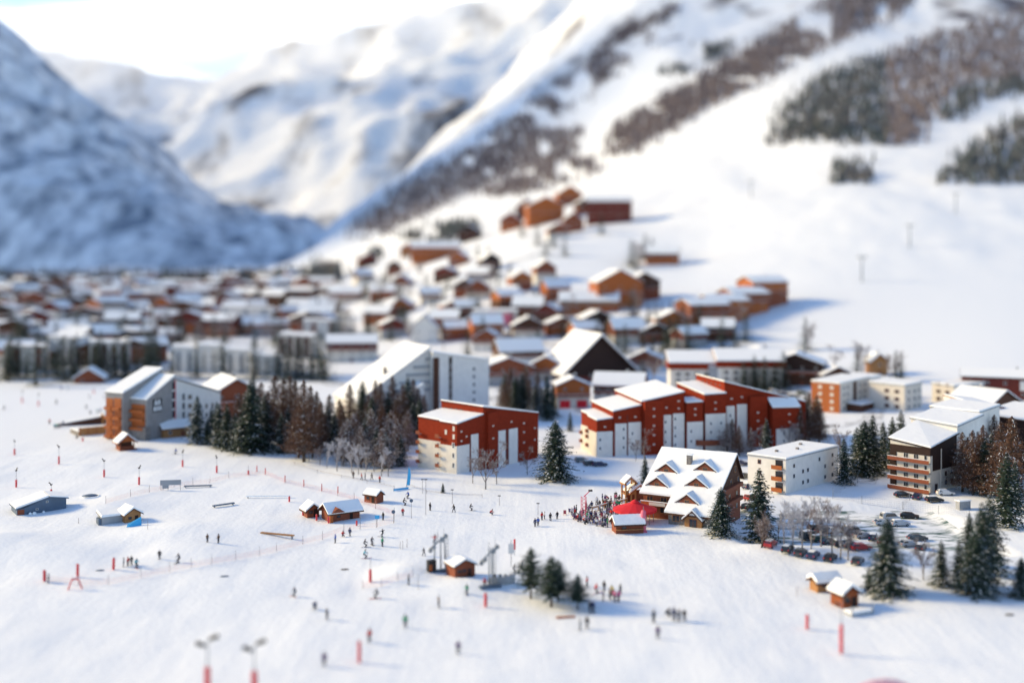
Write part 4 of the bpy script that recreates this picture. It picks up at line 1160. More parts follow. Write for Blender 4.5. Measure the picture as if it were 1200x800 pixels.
KN = {'fir': 'dark fir', 'snowfir': 'snow laden fir', 'spruce': 'big dark spruce', 'pine': 'dark pine', 'larch': 'brown larch', 'snowlarch': 'snow dusted larch', 'bare': 'bare grey tree', 'frost': 'frosted pale birch', 'bush': 'bare bush', 'townfir': 'dark fir'}
def tree_row(items, where, group):
    """items (kind, px, base row, top row): labels count each kind from the left along the row"""
    items = sorted(items, key=lambda i: i[1])
    tot, cnt = {}, {}
    for it in items: tot[it[0]] = tot.get(it[0], 0) + 1
    for kind, px, py, top in items:
        k = cnt.get(kind, 0); cnt[kind] = k + 1
        n = tot[kind]
        where_ = where.replace('in the clump ', '').replace('the ', '') if len(where.split()) > 8 else where
        lab = f"{KN[kind]} {where_}" if n == 1 else f"{KN[kind]} {where_}, {ORD[k]} such from left" if n <= 30 and k < 30 else f"{KN[kind]} {where_}"
        tree(kind, px, py, top, lab, group)

tree_row([('snowfir', 231, 520, 463), ('snowfir', 257, 524, 472), ('fir', 243, 521, 490), ('fir', 266, 527, 472), ('snowfir', 275, 528, 484), ('larch', 280, 522, 460), ('snowfir', 286, 530, 478),
          ('fir', 294, 530, 446), ('snowfir', 310, 525, 462), ('larch', 322, 517, 440), ('larch', 306, 514, 448), ('snowfir', 338, 526, 476), ('larch', 346, 522, 446), ('larch', 356, 541, 446), ('larch', 350, 536, 470), ('fir', 343, 530, 495),
          ('larch', 371, 512, 458), ('larch', 366, 536, 468), ('snowfir', 392, 530, 482), ('larch', 386, 518, 462), ('larch', 398, 520, 468), ('larch', 332, 520, 444), ('larch', 364, 522, 452), ('fir', 254, 516, 470), ('fir', 302, 522, 462), ('larch', 314, 524, 458), ('snowfir', 330, 530, 484), ('larch', 376, 530, 470), ('fir', 248, 512, 476), ('snowfir', 268, 522, 480), ('larch', 340, 512, 440), ('snowfir', 384, 520, 474), ('fir', 390, 524, 490), ('fir', 296, 505, 440)], 'in the row right of the emblem hotel', 'trees right of the emblem hotel')
tree_row([('fir', 425, 505, 446), ('snowlarch', 402, 545, 494), ('snowlarch', 414, 538, 484), ('snowfir', 428, 540, 492), ('snowlarch', 448, 552, 500), ('larch', 410, 512, 450), ('larch', 446, 512, 448), ('larch', 460, 505, 440), ('fir', 436, 522, 464), ('larch', 472, 512, 450), ('snowfir', 452, 548, 505), ('larch', 484, 505, 444), ('larch', 400, 528, 474), ('fir', 492, 518, 466), ('snowlarch', 465, 545, 490), ('larch', 418, 530, 480), ('snowlarch', 435, 540, 478), ('larch', 448, 530, 472), ('snowlarch', 407, 540, 490), ('snowfir', 442, 545, 500), ('larch', 440, 502, 445), ('fir', 455, 512, 458), ('fir', 478, 508, 442),
          ('snowfir', 470, 546, 508), ('snowlarch', 458, 540, 480), ('larch', 466, 520, 462), ('larch', 490, 508, 455), ('fir', 484, 520, 472), ('larch', 432, 515, 462), ('snowlarch', 478, 528, 480), ('larch', 497, 502, 462), ('snowlarch', 423, 548, 498)],
         'in front of the tall white block', 'trees before the tall white block')
tree_row([('frost', 395, 552, 508), ('frost', 412, 554, 512), ('frost', 429, 552, 515), ('frost', 447, 558, 518), ('bare', 375, 545, 515), ('bare', 402, 546, 508), ('bare', 438, 552, 512), ('bare', 362, 541, 512), ('frost', 383, 548, 515), ('frost', 420, 556, 520), ('bare', 455, 558, 522)],
         'by the piste below the tall white block', 'saplings at the piste edge')
tree_row([('bare', 554, 566, 530), ('bare', 569, 573, 512), ('bare', 582, 567, 513), ('bare', 618, 556, 520)], 'in front of the smaller rust red block', 'saplings before the smaller rust red block')
tree('spruce', 651, 562, 492, 'big bushy snow dusted spruce right of the smaller rust red block')
tree('fir', 519, 577, 565, 'tiny young fir standing alone on the snow below the smaller rust red block')
tree_row([('larch', 598, 482, 430), ('fir', 592, 478, 436), ('larch', 616, 474, 428), ('fir', 604, 484, 440), ('larch', 630, 480, 436), ('fir', 648, 488, 448), ('fir', 612, 482, 436), ('snowlarch', 588, 480, 448), ('snowfir', 628, 486, 448), ('fir', 641, 492, 440), ('larch', 620, 480, 442), ('snowlarch', 634, 486, 452), ('snowfir', 668, 505, 482), ('larch', 606, 478, 440)],
         'behind the smaller rust red block', 'trees behind the smaller rust red block')
tree_row([('snowfir', 898, 537, 490), ('larch', 960, 520, 470), ('fir', 944, 512, 462), ('larch', 858, 528, 490), ('bare', 890, 532, 490), ('bare', 848, 532, 496), ('snowlarch', 852, 532, 494), ('larch', 866, 534, 498), ('snowlarch', 880, 534, 500), ('larch', 938, 522, 476), ('larch', 948, 516, 460), ('snowfir', 957, 510, 462), ('bare', 755, 542, 500), ('bare', 745, 540, 512), ('bare', 925, 524, 488), ('bare', 933, 528, 492)],
         'against the long rust red block', 'trees against the long rust red block')
tree('snowfir', 756, 566, 534, 'small snow laden fir at the upper left corner of the restaurant chalet')
tree('spruce', 845, 627, 570, 'dark spruce standing at the right front corner of the restaurant chalet')
tree('fir', 890, 634, 548, 'tall narrow fir between the restaurant chalet and the low white block')
tree('bush', 893, 641, 596, 'bare bush at the foot of the tall narrow fir by the restaurant')
tree_row([('frost', 919, 640, 586), ('frost', 929, 646, 580), ('frost', 940, 649, 578), ('bare', 951, 652, 584), ('frost', 962, 640, 574), ('bare', 975, 650, 590), ('frost', 985, 655, 588), ('bare', 994, 656, 598), ('frost', 912, 632, 592), ('frost', 970, 632, 580)],
         'in the birch row along the car park', 'birches along the car park')
tree('spruce', 1040, 696, 606, 'largest dark spruce, right behind the two timber kiosks by the car park')
tree('snowfir', 1018, 692, 662, 'small frosted fir tucked against the left side of the largest spruce')
tree('bare', 1082, 679, 620, 'lone bare tree right of the largest spruce')
tree_row([('snowfir', 1103, 686, 632), ('snowfir', 1124, 688, 630), ('spruce', 1143, 697, 622), ('fir', 1151, 689, 588), ('fir', 1136, 660, 600), ('fir', 1160, 672, 580)], 'in the clump below the car park', 'fir clump below the car park')
tree('spruce', 1197, 700, 652, 'low dark spruce cut by the right edge of the photo')
tree_row([('fir', 989, 567, 512), ('spruce', 1013, 557, 492), ('fir', 1023, 556, 486), ('snowfir', 1035, 548, 494), ('fir', 1046, 550, 488), ('snowfir', 1056, 540, 480), ('bare', 985, 545, 498), ('fir', 1004, 552, 500)], 'left of the brown and cream flats', 'firs left of the brown and cream flats')
tree_row([('larch', 1128, 576, 506), ('larch', 1140, 579, 504), ('larch', 1134, 572, 512), ('larch', 1152, 578, 498), ('snowfir', 1163, 578, 505), ('larch', 1173, 585, 494), ('larch', 1186, 592, 488), ('fir', 1155, 580, 512), ('fir', 1180, 617, 530), ('larch', 1165, 560, 486), ('snowfir', 1190, 600, 540), ('larch', 1147, 574, 508)],
         'right of the brown and cream flats', 'trees right of the brown and cream flats')
tree_row([('pine', 622, 701, 640), ('pine', 646, 711, 650), ('pine', 654, 705, 654), ('pine', 677, 713, 671)], 'in the clump on the open piste', 'pines on the open piste')
# firs among the blurred houses
town = [(8, 446), (22, 442), (42, 452), (60, 432), (75, 447), (66, 440), (108, 442), (118, 438), (128, 444), (149, 442), (170, 446), (182, 430), (300, 428), (354, 442), (366, 444), (374, 440), (379, 446), (330, 410), (340, 446), (20, 408), (55, 398), (90, 402), (120, 396), (140, 410), (196, 404), (230, 398), (262, 405), (290, 398), (320, 390), (345, 385), (60, 372), (104, 362), (160, 370), (210, 366), (262, 378), (320, 372), (25, 352), (84, 342), (136, 344), (180, 348), (244, 350), (306, 345), (352, 352), (60, 335), (110, 330), (200, 333), (40, 330), (330, 366),
        (366, 318), (374, 321), (381, 324), (392, 328), (408, 322), (420, 310), (440, 340), (455, 330), (480, 352), (492, 330), (520, 360), (560, 370), (578, 338), (584, 342), (572, 340), (600, 392), (640, 362), (648, 366), (632, 368), (660, 396), (684, 386), (520, 412), (548, 420), (590, 420), (430, 400), (460, 388), (500, 345), (525, 340), (552, 362), (580, 358), (606, 350), (628, 352), (652, 342), (668, 376), (694, 382), (718, 398), (732, 414), (754, 416), (540, 388), (566, 404), (598, 410), (630, 412), (508, 378), (470, 355), (446, 366), (640, 300), (662, 300), (735, 345), (820, 392), (846, 408), (874, 400), (785, 405), (794, 402), (803, 398), (778, 410), (812, 402), (788, 392), (798, 388), (770, 400), (740, 378), (748, 380), (700, 405), (712, 408), (724, 412), (600, 262), (612, 278), (648, 290), (630, 288), (705, 275), (560, 300), (572, 304), (530, 318), (584, 326), (598, 330), (830, 396), (850, 392), (868, 386), (740, 312), (748, 308), (756, 304), (764, 300), (745, 316), (752, 314), (760, 378), (768, 384), (776, 382), (745, 386), (735, 388), (786, 378), (800, 420), (792, 416), (806, 412), (782, 424), (774, 428), (765, 430),
        (860, 456), (872, 458), (884, 457), (896, 458), (908, 458), (918, 456), (944, 410), (948, 412), (978, 432), (1005, 440), (1011, 441), (1044, 450), (1050, 448), (1056, 446), (862, 408), (690, 440), (708, 442), (752, 450), (766, 452), (548, 452), (560, 456), (556, 270), (545, 275), (562, 278), (552, 268), (540, 272)]
for _ in range(185):
    px = rt.uniform(-6, 480); py = 333 + 108 * rt.random() ** 1.3
    if px > 190: py = min(py, 400 + rt.uniform(-8, 8))
    town.append((px, py))
town += [(x + rt.uniform(-4, 4), 443 + rt.uniform(-3, 3)) for x in (-4, 14, 32, 50, 66, 84, 92, 112, 134, 146, 158, 176, 186)] + [(x + rt.uniform(-4, 4), 444) for x in (205, 232, 262, 296, 322, 336, 348)]
town.sort()
for k, (px, py) in enumerate(town):
    c = at(px, py)
    big = 26 if (px in (366, 374, 381, 748, 756, 740)) else 0
    hgt = rt.uniform(11, 17) if not big else 20
    if 250 < py < 300: hgt = 18
    if 355 < px < 400 and py < 330: hgt = 26
    if py > 400 and px < 400: hgt = rt.uniform(14, 23)
    top = py - hgt * F / c.y
    kind = 'townfir' if rt.random() < .72 or (py > 425 and px < 400) else 'bare'
    ww = 'blurred firs of the far village' if px < 400 else 'blurred village on the hillside' if py < 400 else 'middle of the village'
    near = 'far left' if px < 200 else 'left' if px < 400 else 'middle' if px < 640 else 'right'
    tree(kind, px, py, top, f"blurred {KN[kind].replace('bare grey', 'bare grey')} among the village houses, number {k + 1} of {len(town)}", 'trees among the village houses')
# ------------------------------------------------------------------ far woods on the mountainside, each one mass
M['farlarch'] = mat('far_larch_wood', (0.25, 0.20, 0.19), 0.95, rgb2=(0.15, 0.12, 0.125), nscale=0.02)
M['farfir'] = mat('far_fir_wood', (0.07, 0.09, 0.09), 0.95, rgb2=(0.13, 0.12, 0.12), nscale=0.03)
TF = np.arange(600, 4200, 9.)
def inside(px, py, poly):
    r = False
    for (x0, y0), (x1, y1) in zip(poly, poly[1:] + poly[:1]):
        if (y0 > py) != (y1 > py) and px < (x1 - x0) * (py - y0) / (y1 - y0) + x0: r = not r
    return r
def forest(poly, n, m, seed, hlo=9, hhi=15, cover=1.0):
    r = random.Random(seed)
    b = MB()
    xs = [p[0] for p in poly]; ys_ = [p[1] for p in poly]
    done = tries = 0
    while done < n and tries < n * 12:
        tries += 1
        px, py = r.uniform(min(xs), max(xs)), r.uniform(min(ys_), max(ys_))
        if not inside(px + r.gauss(0, 6), py + r.gauss(0, 4), poly): continue
        if vnoise(np.array([px / 22.]), np.array([py / 12.]), seed)[0] > cover: continue
        c = at(px, py, TF)
        if c.y > 4000: continue
        h = r.uniform(hlo, hhi) * (1 if r.random() < .8 else .6); R_ = h * r.uniform(.13, .21)
        z = -.5
        k = 6
        for t0, t1, rr in ((.08, .62, 1.0), (.42, 1.0, .62)):
            a0 = r.uniform(0, 6.28)
            ring = [c + Vector((R_ * rr * (1 if j % 2 else .62) * math.cos(a0 + 6.283 * j / k), R_ * rr * (1 if j % 2 else .62) * math.sin(a0 + 6.283 * j / k), h * t0)) for j in range(k)]
            tip = c + Vector((0, 0, h * t1))
            for j in range(k): b.poly([ring[j], ring[(j + 1) % k], tip], m)
        b.tube(c - Vector((0, 0, 1)), c + Vector((0, 0, h * .4)), .3, .2, M['bark'], 3, False)
        done += 1
    o = b.build('forest')
    tag(o, kind='stuff')
    return o
forest([(895, 168), (925, 125), (965, 88), (1038, 62), (1042, 172), (960, 165)], 1500, M['farfir'], 1)  # left part of one wood, coloured darker and greener than the right part
forest([(1038, 62), (1120, 35), (1200, 12), (1280, -5), (1280, 80), (1200, 92), (1130, 98), (1100, 130), (1070, 172), (1040, 172)], 2600, M['farlarch'], 2)
forest([(1096, 217), (1125, 185), (1160, 160), (1200, 140), (1280, 130), (1280, 217)], 900, M['farfir'], 3)
forest([(972, 217), (980, 195), (1005, 190), (1026, 200), (1022, 217)], 90, M['farfir'], 4)
forest([(1100, 145), (1135, 104), (1200, 94), (1280, 90), (1280, 112), (1200, 110), (1150, 116), (1120, 142)], 500, M['farfir'], 5)
forest([(705, 184), (722, 150), (790, 110), (850, 75), (920, 35), (985, -8), (1075, -12), (1050, 20), (980, 48), (900, 90), (830, 125), (770, 162), (730, 182)], 4000, M['farlarch'], 6, cover=.86)
forest([(405, 282), (425, 250), (470, 215), (540, 180), (620, 150), (685, 150), (665, 188), (600, 208), (545, 228), (500, 250), (440, 278)], 3400, M['farlarch'], 7, cover=.85)
forest([(560, 165), (640, 110), (700, 60), (760, 15), (800, 5), (745, 62), (690, 110), (620, 152)], 1500, M['farlarch'], 8, cover=.62)
forest([(770, 90), (820, 55), (860, 45), (850, 62), (810, 82)], 250, M['farfir'], 9, cover=.7)

forest([(-60, 327.5), (400, 327.0), (400, 331.5), (-60, 332)], 700, M['farfir'], 11, 12, 24)

forest([(560, 232), (600, 212), (668, 190), (700, 186), (720, 192), (680, 205), (610, 228)], 500, M['farlarch'], 12, cover=.6)
forest([(430, 300), (470, 280), (540, 262), (560, 272), (500, 288), (450, 308)], 260, M['farfir'], 13, cover=.6)
# ------------------------------------------------------------------ people
def body_mesh(name, J, bones, rad, zones):
    """one continuous skinned figure: joints J, bones between them, a radius per joint, zones (bone -> material)"""
    names = list(J)
    me = bpy.data.meshes.new(name + '_skeleton')
    me.from_pydata([J[n] for n in names], [(names.index(a), names.index(b)) for a, b in bones], [])
    o = bpy.data.objects.new(name, me); col.objects.link(o)
    sk = o.modifiers.new('skin', 'SKIN')
    su = o.modifiers.new('sub', 'SUBSURF'); su.levels = 1; su.render_levels = 1
    for i, n in enumerate(names):
        v = me.skin_vertices[0].data[i]
        v.radius = rad[n] if isinstance(rad[n], tuple) else (rad[n], rad[n])
        v.use_root = n == 'pelvis'
    dg = bpy.context.evaluated_depsgraph_get()
    dg.update()
    res = bpy.data.meshes.new_from_object(o.evaluated_get(dg), depsgraph=dg)
    res.name = name
    bpy.data.objects.remove(o)
    mats = [M['tint'], M['trousers'], M['skin'], M['black']]
    res.materials.clear()
    for m in mats: res.materials.append(m)
    idx = []
    for p in res.polygons:
        c = p.center; best = (9e9, 0)
        for (a, b) in bones:
            A, B = Vector(J[a]), Vector(J[b]); ab = B - A
            t = max(0, min(1, (c - A).dot(ab) / max(ab.length_squared, 1e-9)))
            d = (c - (A + ab * t)).length
            if d < best[0]: best = (d, zones.get((a, b), 0))
        idx.append(best[1])
    res.polygons.foreach_set('material_index', idx)
    res.polygons.foreach_set('use_smooth', [True] * len(idx))
    return res

BONES = [('pelvis', 'chest'), ('chest', 'neck'), ('neck', 'head'), ('head', 'crown'), ('head', 'nose')]
ZONES = {('neck', 'head'): 2, ('head', 'crown'): 2, ('head', 'nose'): 2}
RAD = {'pelvis': (.17, .13), 'chest': (.20, .14), 'neck': .065, 'head': .105, 'crown': .085, 'nose': .02}
for s in 'LR':
    for a, b, z in (('pelvis', 'hip', 1), ('hip', 'knee', 1), ('knee', 'ankle', 1), ('ankle', 'toe', 3), ('chest', 'shoulder', 0), ('shoulder', 'elbow', 0), ('elbow', 'wrist', 0), ('wrist', 'hand', 3), ('wrist', 'thumb', 3)):
        A = a if a in ('pelvis', 'chest') else a + s
        BONES.append((A, b + s)); ZONES[(A, b + s)] = z
    RAD.update({'hip' + s: .115, 'knee' + s: .082, 'ankle' + s: .072, 'toe' + s: .06, 'shoulder' + s: .085, 'elbow' + s: .066, 'wrist' + s: .05, 'hand' + s: .048, 'thumb' + s: .024})

def pose(lean=0, hip=.90, kneel=0, step=0, arm='down', width=.11):
    """standing height 1.75 m, facing -y"""
    J = {}
    c, s = math.cos(lean), math.sin(lean)
    J['pelvis'] = (0, kneel * .25, hip)
    def up(d, x=0, y=0): return (x, kneel * .25 - s * d + c * y, hip + c * d + s * y * 0)
    J['chest'] = up(.42); J['neck'] = up(.60); J['head'] = up(.72, 0, -.02); J['crown'] = up(.84, 0, -.01); J['nose'] = up(.72, 0, -.125)
    for k, n in ((1, 'L'), (-1, 'R')):
        st = step * k
        J['hip' + n] = (k * .10, kneel * .25, hip - .04)
        J['ankle' + n] = (k * width, st * .32, .09)
        J['knee' + n] = (k * (width + .01), (st * .16) - .02 - kneel * .22 - max(0, -st) * .08, (hip - .04 + .09) / 2 + .02)
        J['toe' + n] = (k * (width + .02), st * .32 - .19, .06)
        sh = up(.53, k * .20); J['shoulder' + n] = sh
        if arm == 'down': e, w_ = (k * .28, sh[1] + .02, sh[2] - .29), (k * .29, sh[1] - .08 - st * .1, sh[2] - .53)
        elif arm == 'fwd': e, w_ = (k * .30, sh[1] - .10, sh[2] - .26), (k * .27, sh[1] - .36, sh[2] - .30)
        elif arm == 'swing': e, w_ = (k * .27, sh[1] + st * .16, sh[2] - .27), (k * .26, sh[1] + st * .22 - .12, sh[2] - .48)
        else: e, w_ = (k * .40, sh[1] - .05, sh[2] - .12), (k * .62, sh[1] - .10, sh[2] - .02)
        J['elbow' + n] = e; J['wrist' + n] = w_
        d = (Vector(w_) - Vector(e)).normalized()
        J['hand' + n] = tuple(Vector(w_) + d * .10); J['thumb' + n] = tuple(Vector(w_) + d * .05 + Vector((-k * .05, -.04, 0)))
    return J
POSES = {'stand': pose(), 'ski': pose(.38, .80, 1, .12, 'fwd'), 'walk': pose(.08, .89, 0, .8, 'swing'), 'crouch': pose(.75, .55, 1.3, .1, 'fwd', .15), 'wide': pose(.15, .84, .5, .2, 'out', .20), 'board': pose(.25, .82, .8, 0, 'out', .26)}
hel = MB().lathe([(.118, -.02), (.125, .04), (.112, .10), (.075, .145), (.02, .16)], M['tint'], 10).mesh('helmet', True)
gog = MB().box(-.085, .085, -.135, -.095, -.005, .05, M['black']).mesh('goggles')
def ski_mesh():
    b = MB()
    b.box(-.045, .045, -.75, .75, .0, .025, M['tint'])
    b.hexa([(-.045, -.95, .09), (.045, -.95, .09), (.045, -.75, .0), (-.045, -.75, .0)], [(-.045, -.96, .11), (.045, -.96, .11), (.045, -.75, .025), (-.045, -.75, .025)], M['tint'])
    b.box(-.035, .035, -.12, .16, .0255, .06, M['black'])
    return b.mesh('ski')
ski_me = ski_mesh()
pole_me = MB().tube((0, 0, 0), (0, 0, 1.05), .014, .014, M['pole'], 5).tube((0, 0, .06), (0, 0, .075), .045, .045, M['black'], 6).mesh('pole')
bd = MB().prism([(-.14, 0), (.14, 0), (.14, .025), (-.14, .025)], -.6, .6, M['tint'])
bd.hexa([(-.12, -.78, .07), (.12, -.78, .07), (.14, -.6, 0), (-.14, -.6, 0)], [(-.12, -.78, .095), (.12, -.78, .095), (.14, -.6, .025), (-.14, -.6, .025)], M['tint'])
bd.hexa([(-.14, .6, 0), (.14, .6, 0), (.12, .78, .07), (-.12, .78, .07)], [(-.14, .6, .025), (.14, .6, .025), (.12, .78, .095), (-.12, .78, .095)], M['tint'])
board_me = bd.mesh('snowboard')
BODY = {k: body_mesh('person', J, BONES, RAD, ZONES) for k, J in POSES.items()}

COL = {'black': (.02, .02, .025), 'dark blue': (.02, .035, .11), 'blue': (.03, .10, .40), 'red': (.50, .03, .03), 'green': (.03, .30, .14), 'grey': (.12, .13, .15), 'pink': (.65, .14, .25), 'brown': (.14, .08, .05),
       'purple': (.13, .07, .17), 'white': (.6, .6, .62), 'turquoise': (.05, .33, .42), 'yellow': (.55, .42, .05), 'orange': (.60, .18, .03)}
rp_ = random.Random(77)
def person(px, py, ps, colour, label, group=None, gear='ski', face=None, loc=None, s=1.0):
    c = loc or at(px, py)
    me = BODY[ps]
    o = bpy.data.objects.new('person', me)
    o.location = c + Vector((0, 0, .03 if gear else -.01)); o.rotation_euler = (0, 0, face if face is not None else rp_.uniform(0, 6.28))
    s *= rp_.uniform(1.0, 1.12) * (1.14 if py > 700 else 1); o.scale = (s * 1.12, s * 1.12, s)
    o.color = (*COL[colour], 1)
    link(o); tag(o, label, 'person', group)
    J = POSES[ps]
    h = bpy.data.objects.new('helmet', hel); h.location = Vector(J['head']) + Vector((0, .012, .03)); h.color = (*COL[rp_.choice(['black', 'grey', 'white', colour, 'black'])], 1); link(h, o)
    g = bpy.data.objects.new('goggles', gog); g.location = Vector(J['head']) + Vector((0, .01, .0)); link(g, o)
    if gear == 'ski':
        for n in 'LR':
            k = bpy.data.objects.new('ski', ski_me); a = J['ankle' + n]; k.location = (a[0], a[1] - .06, -.025); k.color = (*COL[rp_.choice(['black', 'red', 'white', 'blue'])], 1); link(k, o)
            p = bpy.data.objects.new('ski_pole', pole_me); w_ = J['hand' + n]; p.location = (w_[0], w_[1] + .12, w_[2] - 1.0 if w_[2] > 1 else 0.0); p.rotation_euler = (.12, 0, 0); link(p, o)
    elif gear == 'board':
        k = bpy.data.objects.new('snowboard', board_me); k.location = (0, 0, -.03); k.rotation_euler = (0, 0, math.pi / 2); k.color = (*COL['red'], 1); link(k, o)
    return o

